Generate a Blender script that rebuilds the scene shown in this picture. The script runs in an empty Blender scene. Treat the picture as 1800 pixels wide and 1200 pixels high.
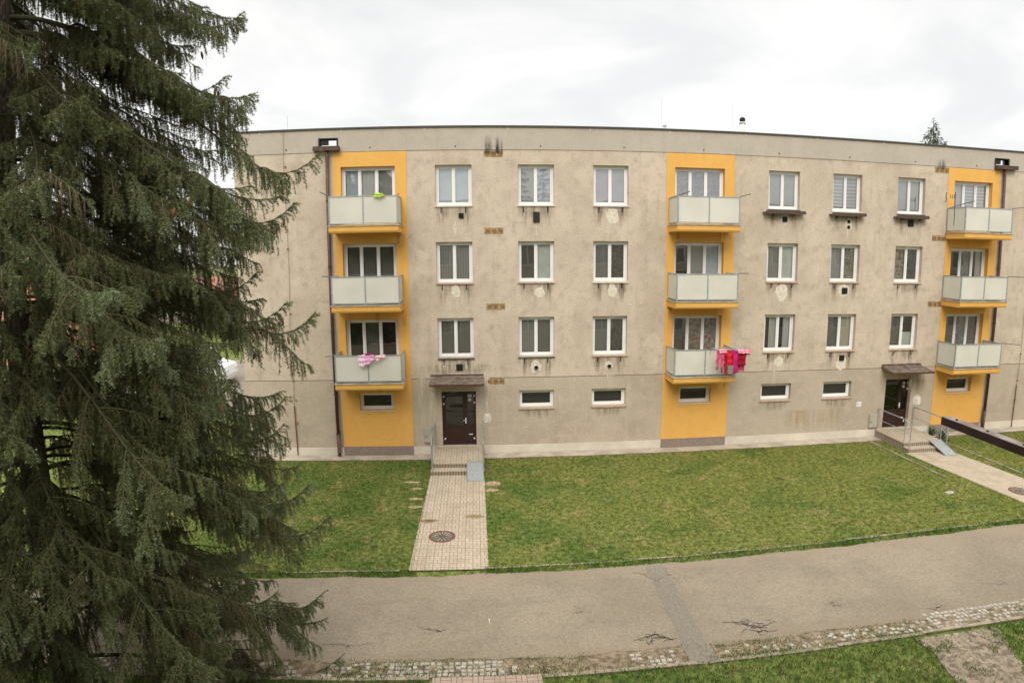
import bpy, math, random
import numpy as np
R = math.radians
random.seed(7)
scene = bpy.context.scene
col = scene.collection

# ------------------------------------------------------------------ mesh helper
class MB:
    """collects faces in world coordinates; build() links them as ONE mesh object"""
    def __init__(s): s.v = []; s.f = []
    def quad(s, a, b, c, d):
        n = len(s.v); s.v += [a, b, c, d]; s.f.append((n, n+1, n+2, n+3)); return s
    def poly(s, pts):
        n = len(s.v); s.v += list(pts); s.f.append(tuple(range(n, n+len(pts)))); return s
    def box(s, x0, x1, y0, y1, z0, z1):
        n = len(s.v)
        s.v += [(x, y, z) for z in (z0, z1) for y in (y0, y1) for x in (x0, x1)]
        for q in ((0,2,3,1),(4,5,7,6),(0,1,5,4),(2,6,7,3),(0,4,6,2),(1,3,7,5)): s.f.append(tuple(n+i for i in q))
        return s
    def prism(s, prof, x0, x1):
        """profile of (y,z) swept along x"""
        n = len(s.v); k = len(prof)
        s.v += [(x0, y, z) for y, z in prof] + [(x1, y, z) for y, z in prof]
        for i in range(k): j = (i+1) % k; s.f.append((n+i, n+j, n+k+j, n+k+i))
        s.f.append(tuple(n+i for i in range(k))[::-1]); s.f.append(tuple(n+k+i for i in range(k))); return s
    def tube(s, pts, r, sides=8, cap=True):
        pts = [np.array(p, float) for p in pts]; rs = r if hasattr(r, '__len__') else [r]*len(pts)
        n0 = len(s.v); up = np.array((0.13, 0.29, 1.0))
        for i, p in enumerate(pts):
            t = pts[min(i+1, len(pts)-1)] - pts[max(i-1, 0)]; t = t/(np.linalg.norm(t)+1e-9)
            a = np.cross(t, up); 
            if np.linalg.norm(a) < .2: a = np.cross(t, (1, 0, 0))
            a /= np.linalg.norm(a); b = np.cross(t, a)
            for k in range(sides):
                w = 2*math.pi*k/sides; s.v.append(tuple(p + rs[i]*(a*math.cos(w)+b*math.sin(w))))
        for i in range(len(pts)-1):
            for k in range(sides):
                k2 = (k+1) % sides; s.f.append((n0+i*sides+k, n0+i*sides+k2, n0+(i+1)*sides+k2, n0+(i+1)*sides+k))
        if cap:
            s.f.append(tuple(n0+k for k in range(sides))[::-1]); m = n0+(len(pts)-1)*sides; s.f.append(tuple(m+k for k in range(sides)))
        return s
    def disc(s, c, r0, r1, y0, y1, sides=20, wob=0, rng=random):
        """an irregular disc standing on a wall, thickness y0..y1 (y0 towards the viewer)"""
        pr = [1+wob*rng.uniform(-1, 1) for _ in range(sides)]
        A = [(c[0]+r0*pr[k]*math.cos(2*math.pi*k/sides), c[1]+r1*pr[k]*math.sin(2*math.pi*k/sides)) for k in range(sides)]
        n = len(s.v); s.v += [(x, y0, z) for x, z in A] + [(c[0]+(x-c[0])*1.06, y1, c[1]+(z-c[1])*1.06) for x, z in A]
        s.f.append(tuple(n+k for k in range(sides)))
        for k in range(sides): j = (k+1) % sides; s.f.append((n+k, n+sides+k, n+sides+j, n+j))
        return s
    def build(s, name, mat, parent=None, smooth=False):
        ox = oy = oz = 0.0
        if parent is not None:
            q = parent
            while q is not None: ox += q.location[0]; oy += q.location[1]; oz += q.location[2]; q = q.parent
        me = bpy.data.meshes.new(name)
        me.from_pydata([(x-ox, y-oy, z-oz) for x, y, z in s.v], [], s.f); me.update()
        if smooth: me.polygons.foreach_set('use_smooth', [True]*len(me.polygons))
        o = bpy.data.objects.new(name, me); col.objects.link(o)
        if mat: me.materials.append(mat)
        if parent is not None: o.parent = parent
        return o

def tag(o, label=None, cat=None, group=None, kind=None):
    if label: o['label'] = label
    if cat: o['category'] = cat
    if group: o['group'] = group
    if kind: o['kind'] = kind
    return o
def thing(name, loc, label, cat, group=None):
    o = bpy.data.objects.new(name, None); col.objects.link(o); o.location = loc; o.empty_display_size = .2
    return tag(o, label, cat, group)
def nmesh(name, V, F3, mat, parent=None, attr=None):
    """big triangle mesh from numpy arrays (world coordinates)"""
    V = np.asarray(V, np.float32)
    if parent is not None: V = V - np.array(parent.location, np.float32)
    me = bpy.data.meshes.new(name); nv = len(V); nf = len(F3)
    me.vertices.add(nv); me.vertices.foreach_set('co', V.ravel())
    me.loops.add(nf*3); me.loops.foreach_set('vertex_index', np.asarray(F3, np.int32).ravel())
    me.polygons.add(nf); me.polygons.foreach_set('loop_start', np.arange(0, nf*3, 3, dtype=np.int32))
    me.update(calc_edges=True)
    if attr is not None:
        a = me.attributes.new('tone', 'FLOAT', 'POINT'); a.data.foreach_set('value', np.asarray(attr, np.float32))
    if mat: me.materials.append(mat)
    o = bpy.data.objects.new(name, me); col.objects.link(o)
    if parent is not None: o.parent = parent
    return o

# ------------------------------------------------------------------ materials
class NT:
    def __init__(s, name):
        s.m = bpy.data.materials.new(name); s.m.use_nodes = True; s.t = s.m.node_tree; s.t.nodes.clear()
        s.out = s.t.nodes.new('ShaderNodeOutputMaterial'); s.geo = s.t.nodes.new('ShaderNodeNewGeometry')
        s.pos = s.geo.outputs['Position']
    def n(s, typ, **kw):
        nd = s.t.nodes.new(typ)
        for k, v in kw.items():
            if k.startswith('_'): setattr(nd, k[1:], v)
            else:
                key = int(k[1:]) if k[0] == 'i' and k[1:].isdigit() else k.replace('__', ' ')
                s.set(nd.inputs[key], v)
        return nd
    def set(s, sock, v):
        if isinstance(v, bpy.types.NodeSocket): s.t.links.new(v, sock)
        elif isinstance(v, tuple) and len(v) == 3 and sock.type == 'RGBA': sock.default_value = (*v, 1)
        else: sock.default_value = v
    def noise(s, scale, detail=4, vec=None, rough=.55, stretch=None, dist=0):
        vec = vec or s.pos
        if stretch: vec = s.n('ShaderNodeMapping', Vector=vec, Scale=stretch).outputs[0]
        return s.n('ShaderNodeTexNoise', Vector=vec, Scale=float(scale), Detail=float(detail), Roughness=rough, Distortion=float(dist)).outputs[0]
    def ramp(s, v, a, b, lo=0., hi=1.):
        return s.n('ShaderNodeMapRange', Value=v, From__Min=a, From__Max=b, To__Min=lo, To__Max=hi, _interpolation_type='SMOOTHSTEP').outputs[0]
    def mix(s, f, a, b, mode='MIX'):
        nd = s.n('ShaderNodeMix', _data_type='RGBA', _blend_type=mode); s.set(nd.inputs[0], f); s.set(nd.inputs[6], a); s.set(nd.inputs[7], b)
        return nd.outputs[2]
    def math(s, op, a, b=0., c=0.):
        nd = s.n('ShaderNodeMath', _operation=op); s.set(nd.inputs[0], a); s.set(nd.inputs[1], b); s.set(nd.inputs[2], c); return nd.outputs[0]
    def bump(s, h, strength=.5, dist=.01):
        return s.n('ShaderNodeBump', Height=h, Strength=strength, Distance=dist).outputs[0]
    def sep(s, v=None):
        return s.n('ShaderNodeSeparateXYZ', Vector=v or s.pos).outputs
    def pbr(s, colr, rough=.9, nrm=None, metal=0., spec=.3):
        b = s.n('ShaderNodeBsdfPrincipled', Base__Color=colr, Roughness=rough, Metallic=metal)
        b.inputs['Specular IOR Level'].default_value = spec
        if nrm: s.set(b.inputs['Normal'], nrm)
        s.t.links.new(b.outputs[0], s.out.inputs[0]); return s.m

def m_render(name, a, b, c, speck=.16, bumpd=.018, mottle=.5):
    """rough-cast render: base colour mottled with two stain colours"""
    t = NT(name)
    big = t.noise(.55, 5, rough=.6); mid = t.noise(2.6, 5, rough=.65); strk = t.noise(3.2, 4, stretch=(1, 1, .12)); fine = t.math('ADD', t.math('MULTIPLY', t.noise(36, 2, rough=.8), .5), t.math('MULTIPLY', t.noise(14, 4, rough=.85, stretch=(1, 1, 1.5)), .5))
    k = t.mix(t.ramp(big, .38, .66), a, b); k = t.mix(t.math('MULTIPLY', t.ramp(mid, .46, .74), mottle), k, c)
    k = t.mix(t.math('MULTIPLY', t.ramp(t.noise(7., 5, rough=.7), .50, .72), mottle*.35), k, b)
    k = t.mix(t.math('MULTIPLY', t.ramp(strk, .52, .74), .38), k, c)
    k = t.mix(t.math('MULTIPLY', t.ramp(t.noise(1.25, 5, rough=.7, dist=.6), .56, .68), mottle*.55), k, tuple(min(1, x*1.13) for x in a)); k = t.mix(t.math('MULTIPLY', t.ramp(t.noise(.33, 4, rough=.65), .5, .68), mottle*.5), k, c)
    g = t.ramp(fine, .38, .63, 1-speck, 1+speck*.8)
    k = t.mix(1., k, t.n('ShaderNodeCombineXYZ', X=g, Y=g, Z=g).outputs[0], 'MULTIPLY')
    vor = t.n('ShaderNodeTexVoronoi', Vector=t.pos, Scale=30.).outputs[0]
    h = t.math('ADD', fine, t.math('MULTIPLY', vor, .5))
    return t.pbr(k, .95, t.bump(h, .9, bumpd), spec=.1)
def m_plain(name, c, rough=.6, metal=0., var=.12, scale=6., bumpd=0., spec=.35, c2=None):
    t = NT(name); f = t.noise(scale, 4)
    k = t.mix(t.ramp(f, .3, .7), tuple(x*(1-var) for x in c), c2 or tuple(min(1, x*(1+var)) for x in c))
    return t.pbr(k, rough, t.bump(t.noise(scale*6, 3), .5, bumpd) if bumpd else None, metal, spec)

M = {}
M['wall'] = m_render('grey_beige_render', (.595, .50, .395), (.51, .425, .33), (.40, .33, .25), speck=.15, bumpd=.014, mottle=.8)
M['wall_low'] = m_render('grey_ground_floor_render', (.475, .40, .31), (.415, .345, .265), (.55, .465, .36), speck=.15, bumpd=.014, mottle=.65)
M['cornice'] = m_render('grey_parapet_render', (.47, .415, .345), (.44, .385, .32), (.38, .335, .275), speck=.08, bumpd=.008)
M['groove'] = m_plain('dark_joint', (.14, .115, .085), .95)
M['plinth'] = m_plain('cream_plinth_paint', (.60, .545, .45), .9, scale=1.4, var=.1, bumpd=.004, spec=.1)
M['yellow'] = m_render('ochre_yellow_render', (.75, .42, .115), (.71, .39, .10), (.64, .35, .10), speck=.05, bumpd=.008, mottle=.45)
M['ybase'] = m_plain('brown_grey_plinth_render', (.255, .20, .165), .95, scale=20, var=.15, bumpd=.004, spec=.1)
M['concrete'] = m_plain('weathered_concrete', (.42, .37, .30), .95, scale=3, var=.22, bumpd=.008, spec=.1)
M['strip'] = m_plain('pale_apron_concrete', (.39, .335, .265), .95, scale=1.6, var=.2, bumpd=.01, spec=.1)
M['kerb'] = m_plain('kerb_concrete', (.29, .24, .175), .95, scale=3, var=.35, bumpd=.01, spec=.1)
M['white'] = m_plain('white_upvc', (.80, .79, .77), .35, scale=2, var=.03)
M['sill_w'] = m_plain('cream_sill_metal', (.62, .56, .47), .5, var=.08)
M['sill_r'] = m_plain('terracotta_sill', (.40, .27, .21), .8, var=.2, scale=9)
M['sill_d'] = m_plain('dark_grey_sill', (.10, .09, .085), .6)
M['brown'] = m_plain('brown_painted_metal', (.085, .045, .035), .45, var=.25, scale=5)
M['canopy'] = m_plain('weathered_brown_sheet', (.11, .08, .06), .6, var=.3, scale=5, c2=(.21, .165, .13))
M['door'] = m_plain('dark_brown_door', (.036, .016, .013), .4, var=.1)
M['dark'] = m_plain('black_iron', (.02, .018, .016), .7)
M['soot'] = m_plain('dark_opening', (.012, .011, .010), .9)
M['galv'] = m_plain('galvanised_steel', (.36, .39, .39), .5, metal=.45, var=.18, scale=9)
M['arm'] = m_plain('dull_grey_tube', (.17, .165, .155), .6, var=.2)
M['ramp'] = m_plain('ribbed_steel_plate', (.35, .37, .365), .5, metal=.35, var=.1, scale=12, bumpd=.004)
M['flash'] = m_plain('dark_roof_flashing', (.07, .06, .055), .6)
M['rooffelt'] = m_plain('roof_felt', (.12, .12, .12), .9)
M['wood'] = m_plain('weathered_plank', (.085, .06, .045), .9, var=.35, scale=14, bumpd=.01)
M['patch'] = m_plain('pale_filler_mortar', (.64, .58, .475), .95, var=.16, scale=9, bumpd=.01, spec=.1)
M['paper'] = m_plain('white_paper', (.72, .71, .68), .7, var=.05)
M['grey_box'] = m_plain('grey_meter_box', (.40, .37, .30), .6, var=.12)
M['rust'] = m_plain('rusty_steel', (.19, .07, .045), .8, var=.3, scale=20)
M['pipe_w'] = m_plain('white_flue', (.70, .68, .64), .6, var=.08)
M['inner'] = m_plain('dim_room_wall', (.10, .09, .075), .9)
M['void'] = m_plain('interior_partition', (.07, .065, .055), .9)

M['slot'] = m_plain('vent_slot_rust', (.22, .125, .06), .9, var=.4, scale=22)
def m_brickpatch():
    t = NT('exposed_brick'); b = t.n('ShaderNodeTexBrick', Vector=t.n('ShaderNodeMapping', Vector=t.pos, Rotation=(R(90), 0, 0)).outputs[0], Scale=1., Color1=(.37, .24, .10), Color2=(.42, .32, .16), Mortar=(.44, .38, .26))
    b.inputs['Brick Width'].default_value = .16; b.inputs['Row Height'].default_value = .08; b.inputs['Mortar Size'].default_value = .012
    k = t.mix(t.ramp(t.noise(9, 4), .35, .65), b.outputs[0], (.24, .15, .07)); return t.pbr(k, .95, spec=.1)
M['brickpatch'] = m_brickpatch()
def m_stain(name, c, dens=.7, sx=14., up=False):
    """a streaky wash lying on the render: alpha falls off to the outline, broken by vertical noise"""
    t = NT(name); g = t.n('ShaderNodeTexCoord').outputs['Generated']; s = t.sep(g)
    ax = t.math('MULTIPLY', t.math('MULTIPLY', s[0], t.math('SUBTRACT', 1., s[0])), 4.)
    az = t.math('MULTIPLY', t.ramp(s[2], 0., .55), t.ramp(s[2], 1., .93)) if not up else t.math('MULTIPLY', t.ramp(s[2], .9, .1), t.ramp(s[2], 0., .08))
    nz = t.ramp(t.noise(sx, 3, stretch=(1, 1, .1)), .32, .72); n2 = t.ramp(t.noise(26, 4), .1, .7)
    al = t.math('MULTIPLY', t.math('MULTIPLY', t.ramp(ax, .0, .7), az), t.math('MULTIPLY', t.math('MULTIPLY', nz, n2), dens))
    d = t.n('ShaderNodeBsdfDiffuse', Color=c); tr = t.n('ShaderNodeBsdfTransparent'); mx = t.n('ShaderNodeMixShader', i0=al)
    t.t.links.new(tr.outputs[0], mx.inputs[1]); t.t.links.new(d.outputs[0], mx.inputs[2]); t.t.links.new(mx.outputs[0], t.out.inputs[0]); return t.m
M['st_dark'] = m_stain('dark_water_streaks', (.25, .20, .14), .6, 7.)
M['st_light'] = m_stain('pale_lime_streaks', (.70, .62, .50), 1.15, 9.)
M['st_soot'] = m_stain('soot_streaks', (.03, .028, .026), 1.25, 5., True)
M['st_drip'] = m_stain('faint_drips_on_yellow', (.50, .29, .10), .5, 8.)
M['st_ochre'] = m_stain('ochre_streaks', (.50, .36, .16), .6, 3.)

def m_glass(name='window_glass', tint=(.92, .94, .93), refl=.22):
    t = NT(name); fr = t.n('ShaderNodeLayerWeight', Blend=.22).outputs['Fresnel']; f = t.math('ADD', t.math('MULTIPLY', fr, .6), refl)
    wob = t.bump(t.noise(1.3, 1), .12, .02)
    g = t.n('ShaderNodeBsdfGlossy', Color=(.95, .98, 1.0), Roughness=.02, Normal=wob); tr = t.n('ShaderNodeBsdfTransparent', Color=tint); mx = t.n('ShaderNodeMixShader', i0=f)
    t.t.links.new(tr.outputs[0], mx.inputs[1]); t.t.links.new(g.outputs[0], mx.inputs[2]); t.t.links.new(mx.outputs[0], t.out.inputs[0]); return t.m
M['glass'] = m_glass(); M['glass_low'] = m_glass('screened_glass', (.75, .76, .75), .03); M['glass_door'] = m_glass('door_glass', (.5, .52, .5), .06)
def m_frost():
    t = NT('frosted_wired_glass'); nz = t.noise(1.1, 3); k = t.mix(t.ramp(nz, .3, .7), (.75, .73, .64), (.83, .805, .72))
    d = t.n('ShaderNodeBsdfPrincipled', Base__Color=k, Roughness=.35); tl = t.n('ShaderNodeBsdfTranslucent', Color=(.66, .66, .60)); mx = t.n('ShaderNodeMixShader', i0=.28)
    t.t.links.new(d.outputs[0], mx.inputs[1]); t.t.links.new(tl.outputs[0], mx.inputs[2]); t.t.links.new(mx.outputs[0], t.out.inputs[0]); return t.m
M['frost'] = m_frost()
def m_curtain(name, c, kind='plain', c2=None):
    t = NT(name); s = t.sep(); k = c
    if kind == 'zebra':
        w = t.math('FRACT', t.math('MULTIPLY', s[2], 7.2)); k = t.mix(t.ramp(w, .42, .55), c, c2 or tuple(x*.55 for x in c))
    elif kind == 'lace':
        v = t.n('ShaderNodeTexVoronoi', Vector=t.pos, Scale=17.).outputs[0]; k = t.mix(t.ramp(t.math('MULTIPLY', v, t.math('ADD', t.noise(5, 3), .4)), .12, .42), c, c2 or tuple(x*.45 for x in c))
    elif kind == 'vert':
        w = t.math('FRACT', t.math('MULTIPLY', s[0], 11.)); k = t.mix(t.ramp(w, .05, .22), c2 or tuple(x*.35 for x in c), c)
    elif kind == 'pattern':
        k = t.mix(t.ramp(t.noise(6, 5, dist=2.), .45, .6), c, c2 or tuple(x*2.6 for x in c))
    else: k = t.mix(t.ramp(t.noise(3, 3), .3, .7), tuple(x*.88 for x in c), c)
    return t.pbr(k, .9, spec=.1)
CU = {'W': ((.78, .78, .75), 'plain'), 'P': ((.72, .77, .70), 'plain'), 'B': ((.60, .67, .71), 'plain'), 'G': ((.40, .39, .375), 'plain'),  # B also paints the sky mirrored in the top panes
      'g': ((.25, .24, .215), 'plain'), 'D': ((.11, .10, .09), 'plain'), 'K': ((.03, .028, .025), 'plain'), 'L': ((.50, .49, .48), 'lace'), 'l': ((.30, .29, .27), 'lace'),  # K, and D in part, paint unlit rooms as dark sheets
      'Z': ((.55, .54, .52), 'zebra'), 'z': ((.36, .35, .34), 'zebra'), 'V': ((.34, .33, .30), 'vert'), 'v': ((.20, .195, .17), 'vert'), 'F': ((.62, .61, .57), 'plain'),
      'f': ((.40, .385, .36), 'plain'), 'C': ((.62, .57, .45), 'plain'), 'N': ((.055, .05, .045), 'pattern'), 'S': ((.44, .42, .43), 'plain'), 'E': ((.19, .16, .13), 'pattern')}  # N paints a dark patterned reflection as if it were cloth
CM = {k: m_curtain('curtain_' + {'W': 'white', 'P': 'pale_green', 'B': 'blue_grey_sky_reflection', 'G': 'grey', 'g': 'mid_grey', 'D': 'dark', 'K': 'black', 'L': 'lace', 'l': 'grey_lace', 'Z': 'zebra', 'z': 'grey_zebra', 'V': 'vertical', 'v': 'dark_vertical', 'F': 'folded', 'f': 'grey_folded', 'C': 'cream', 'N': 'dark_reflection_pattern', 'S': 'pale_pattern', 'E': 'brown_pattern'}[k], *v) for k, v in CU.items()}
def m_cloth(name, c): return m_plain(name, c, .85, var=.12, scale=12, spec=.1)

def m_ground(name, cols, scales, bumpd=.02, attr=False, east=0.):
    t = NT(name); a = t.math('ADD', t.noise(scales[0], 5, rough=.65), t.math('MULTIPLY', t.ramp(t.sep()[0], 1., 7.), east)); b = t.noise(scales[1], 5, rough=.7); c = t.noise(scales[2], 4, rough=.7)
    k = t.mix(t.ramp(a, .41, .59), cols[0], cols[1]); k = t.mix(t.ramp(b, .52, .70), k, cols[2]); k = t.mix(t.ramp(c, .60, .74), k, cols[3]); k = t.mix(t.math('MULTIPLY', t.ramp(t.noise(1.9, 3, rough=.6), .60, .72), .7), k, tuple(x*.68 for x in cols[0])); g2 = t.ramp(t.noise(6.5, 3, rough=.75), .36, .62, .58, 1.22); k = t.mix(1., k, t.n('ShaderNodeCombineXYZ', X=g2, Y=g2, Z=g2).outputs[0], 'MULTIPLY')
    if attr:
        v = t.n('ShaderNodeAttribute', _attribute_name='tone').outputs['Fac']; g = t.ramp(v, 0., 1., .55, 1.5)
        k = t.mix(1., k, t.n('ShaderNodeCombineXYZ', X=g, Y=g, Z=g).outputs[0], 'MULTIPLY')
        k = t.mix(t.ramp(v, .90, .94), k, (.26, .21, .10))
        d = t.n('ShaderNodeBsdfDiffuse', Color=k); tl = t.n('ShaderNodeBsdfTranslucent', Color=k); mx = t.n('ShaderNodeMixShader', i0=.3)
        t.t.links.new(d.outputs[0], mx.inputs[1]); t.t.links.new(tl.outputs[0], mx.inputs[2]); t.t.links.new(mx.outputs[0], t.out.inputs[0]); return t.m
    return t.pbr(k, .98, t.bump(t.noise(18, 5), .8, bumpd), spec=.05)
GRN = [(.145, .21, .048), (.265, .28, .066), (.37, .32, .10), (.39, .31, .17)]
M['lawn'] = m_ground('lawn_soil', [(.10, .14, .035), (.15, .17, .05), (.24, .21, .09), (.28, .23, .13)], (.45, 1.1, 3.1), east=.08)
M['grass'] = m_ground('grass_blades', GRN, (.45, 1.1, 3.1), attr=True, east=.08)
M['straw'] = m_plain('straw', (.42, .32, .17), .9, var=.25, scale=9)
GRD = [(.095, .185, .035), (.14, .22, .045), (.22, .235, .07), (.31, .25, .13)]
M['grass_s'] = m_ground('grass_blades_deep_green', GRD, (.6, 1.4, 3.3), attr=True)  # deeper green mix for the verge and foreground grass
def m_asphalt(name, a, b, spk=.12, dust=False):
    t = NT(name); k = t.mix(t.ramp(t.noise(.35, 5, rough=.6), .36, .66), a, b); k = t.mix(t.math('MULTIPLY', t.ramp(t.noise(2.3, 6, rough=.75), .5, .75), .5), k, tuple(x*.72 for x in a))
    f = t.math('ADD', t.math('MULTIPLY', t.noise(42, 2, rough=.8), .5), t.math('MULTIPLY', t.noise(13, 5, rough=.85), .5)); g = t.ramp(f, .36, .66, 1-spk*1.6, 1+spk*1.7); k = t.mix(1., k, t.n('ShaderNodeCombineXYZ', X=g, Y=g, Z=g).outputs[0], 'MULTIPLY')
    k = t.mix(t.math('MULTIPLY', t.ramp(t.noise(3.6, 6, rough=.8), .50, .66), .45), k, tuple(x*.78 for x in a)); k = t.mix(t.ramp(t.noise(15, 3, rough=.8), .66, .74), k, (.44, .40, .33)); k = t.mix(t.ramp(t.noise(9, 4, rough=.8), .66, .73), k, (.12, .10, .08))
    if dust:
        yy_ = t.math('ADD', t.sep()[1], t.math('MULTIPLY', t.noise(1.1, 5, rough=.7), 1.6))
        k = t.mix(t.math('MULTIPLY', t.ramp(yy_, -11.15, -12.0), .65), k, (.245, .19, .125)); k = t.mix(t.math('MULTIPLY', t.ramp(yy_, -8.95, -8.35), .55), k, (.27, .215, .15))
        k = t.mix(t.math('MULTIPLY', t.ramp(t.noise(.8, 6, rough=.75, stretch=(.35, 1.6, 1)), .52, .70), .4), k, (.17, .145, .115))
    return t.pbr(k, .95, t.bump(f, .7, .012), spec=.15)
M['asphalt'] = m_asphalt('worn_brownish_asphalt', (.232, .193, .143), (.285, .238, .174), .17, True)
M['asphalt_new'] = m_asphalt('grey_asphalt_patch', (.207, .177, .140), (.236, .202, .158), .16)
M['edge_soil'] = m_ground('dark_edge_soil', [(.15, .12, .08), (.20, .165, .11), (.11, .10, .055), (.26, .22, .16)], (2, 5, 11))
M['soil'] = m_ground('dry_tan_soil', [(.36, .27, .17), (.42, .32, .21), (.30, .22, .13), (.45, .36, .25)], (3, 6, 12))
M['worn'] = m_ground('worn_stony_path', [(.235, .188, .135), (.285, .232, .17), (.17, .14, .085), (.34, .285, .21)], (1.5, 4, 9))
M['dirt'] = m_ground('bare_dirt', [(.215, .165, .11), (.26, .20, .135), (.15, .13, .065), (.30, .22, .14)], (1.2, 3, 9))
M['crack'] = m_plain('crack_dirt', (.05, .042, .033), .98)
M['cobble'] = m_plain('granite_sett', (.37, .335, .275), .9, var=.25, scale=5, bumpd=.01)
def m_pavers(name, a, b, mort, sc=1., rot=0.):
    t = NT(name); vec = t.n('ShaderNodeMapping', Vector=t.pos, Rotation=(0, 0, rot)).outputs[0]
    def br(v, off):
        n = t.n('ShaderNodeTexBrick', Vector=v, Scale=sc, Color1=a, Color2=b, Mortar=mort, _offset=off); n.inputs['Brick Width'].default_value = .2; n.inputs['Row Height'].default_value = .1
        n.inputs['Mortar Size'].default_value = .009; n.inputs['Mortar Smooth'].default_value = .3; n.inputs['Bias'].default_value = 0; return n
    A = br(vec, 0.); B = br(t.n('ShaderNodeMapping', Vector=vec, Rotation=(0, 0, R(90))).outputs[0], 0.)
    ch = t.n('ShaderNodeTexChecker', Vector=vec, Scale=5.).outputs['Fac']
    k = t.mix(ch, A.outputs[0], B.outputs[0]); k = t.mix(t.ramp(t.noise(1.7, 5), .4, .7), k, t.mix(.35, k, (.25, .2, .14))); k = t.mix(t.ramp(t.noise(5, 4), .62, .75), k, (.33, .25, .15))
    return t.pbr(k, .95, t.bump(t.noise(30, 3), .4, .006), spec=.1)
M['pavers'] = m_pavers('beige_concrete_pavers', (.49, .41, .31), (.43, .36, .27), (.20, .155, .105))
M['pavers_red'] = m_pavers('reddish_pavers', (.42, .32, .25), (.37, .28, .22), (.18, .14, .10))
def m_riser():
    t = NT('dark_jointed_riser'); s = t.sep(); fx = t.math('FRACT', t.math('MULTIPLY', t.math('ADD', s[0], s[1]), 10.)); k = t.mix(t.ramp(t.math('ABSOLUTE', t.math('SUBTRACT', fx, .5)), .34, .42), (.36, .30, .225), (.06, .05, .04))
    return t.pbr(k, .95, spec=.1)
M['riser'] = m_riser()
def m_bark():
    t = NT('spruce_bark'); v = t.n('ShaderNodeTexVoronoi', Vector=t.n('ShaderNodeMapping', Vector=t.pos, Scale=(1, 1, .35)).outputs[0], Scale=26.).outputs[0]
    k = t.mix(t.ramp(v, .1, .6), (.055, .042, .035), (.15, .12, .10)); return t.pbr(k, .95, t.bump(v, 1., .03), spec=.1)
M['bark'] = m_bark()
M['limb'] = m_plain('mossy_branch_bark', (.085, .068, .042), .95, var=.3, scale=9, c2=(.075, .08, .03))
M['deadtwig'] = m_plain('dry_brown_twigs', (.24, .175, .10), .95, var=.3, scale=5, c2=(.15, .125, .06))
def m_needles(name, dark, light, tip, tl=.12):
    t = NT(name); v = t.n('ShaderNodeAttribute', _attribute_name='tone').outputs['Fac']
    k = t.mix(t.ramp(v, .0, .62), dark, light); k = t.mix(t.ramp(v, .66, 1.), k, tip)
    k = t.mix(t.ramp(t.noise(1.1, 3), .48, .7), k, t.mix(.55, k, (.085, .085, .035)))
    d = t.n('ShaderNodeBsdfPrincipled', Base__Color=k, Roughness=.55); d.inputs['Specular IOR Level'].default_value = .35
    tr = t.n('ShaderNodeBsdfTranslucent', Color=k); mx = t.n('ShaderNodeMixShader', i0=tl)
    t.t.links.new(d.outputs[0], mx.inputs[1]); t.t.links.new(tr.outputs[0], mx.inputs[2]); t.t.links.new(mx.outputs[0], t.out.inputs[0]); return t.m
M['needle'] = m_needles('spruce_needles', (.088, .080, .028), (.138, .166, .060), (.24, .305, .17))
M['needle_far'] = m_needles('far_conifer_needles', (.05, .06, .03), (.08, .10, .055), (.11, .14, .09))
M['cone'] = m_plain('spruce_cone', (.19, .095, .045), .8, var=.35, scale=60, bumpd=.01)
M['twig_bare'] = m_plain('bare_twig_bark', (.16, .13, .10), .95)

# ------------------------------------------------------------------ camera (same pose and lens bow as the photograph)
cam = bpy.data.cameras.new('camera'); co = bpy.data.objects.new('camera', cam); col.objects.link(co); scene.camera = co
F = (.05723617, .98738323, -.14764271); RT = (.99823764, -.05892138, -.00706222); UP = (.01567243, .1469783, .98901555)
from mathutils import Matrix
CAM = (0., -22.875, 7.7608)
co.matrix_world = Matrix(((RT[0], UP[0], -F[0], CAM[0]), (RT[1], UP[1], -F[1], CAM[1]), (RT[2], UP[2], -F[2], CAM[2]), (0, 0, 0, 1)))
cam.clip_start = .05; cam.clip_end = 2000; cam.sensor_width = 36; cam.sensor_fit = 'HORIZONTAL'
cam.type = 'PANO'; cy = cam.cycles if hasattr(cam, 'cycles') and hasattr(cam.cycles, 'fisheye_polynomial_k1') else cam
cy.panorama_type = 'FISHEYE_LENS_POLYNOMIAL'; cy.fisheye_fov = R(170)
cy.fisheye_polynomial_k0 = 0; cy.fisheye_polynomial_k1 = -.0458765; cy.fisheye_polynomial_k2 = 0; cy.fisheye_polynomial_k3 = 1.25434e-5; cy.fisheye_polynomial_k4 = 0

# ------------------------------------------------------------------ main building
HL = -8.88; HR = 25.8; DEP = 11.5; ZT = 12.21; ZC = 11.39; ZG = 2.966
bld = thing('apartment_building', (8.5, 5.5, 0), 'four-storey grey-beige rendered apartment block with three ochre yellow balcony columns', 'building')
YEL = [(-5.17, -2.47), (7.17, 9.88), (19.61, 22.31)]; BWX = [(-4.87, -2.89), (7.50, 9.48), (19.93, 21.91)]; GWX = [(-4.47, -3.16), (7.84, 9.16), (20.28, 21.60)]
WX = [-1.43, 1.58, 4.37, 11.31, 14.11, 17.14]; WW = 1.33; ROWS = [(9.37, 10.85), (6.56, 8.05), (3.77, 5.25)]
DOORS = [(-1.35, -.06), (17.14, 18.43)]
holes = []
for x in WX:
    for z0, z1 in ROWS: holes.append((x, x+WW, z0, z1))
for i, (a, b) in enumerate(BWX):
    for s in (8.75, 5.95, 3.15): holes.append((a, b, s, s+2.09))
for a, b in GWX: holes.append((a, b, 1.79, 2.46))
for x in (1.58, 4.37, 11.31, 14.11): holes.append((x, x+WW, 1.79, 2.46))
for a, b in DOORS: holes.append((a, b, .321, 2.465))
DR = [(-5.62, -5.0), (22.0, 22.68)]
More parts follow.
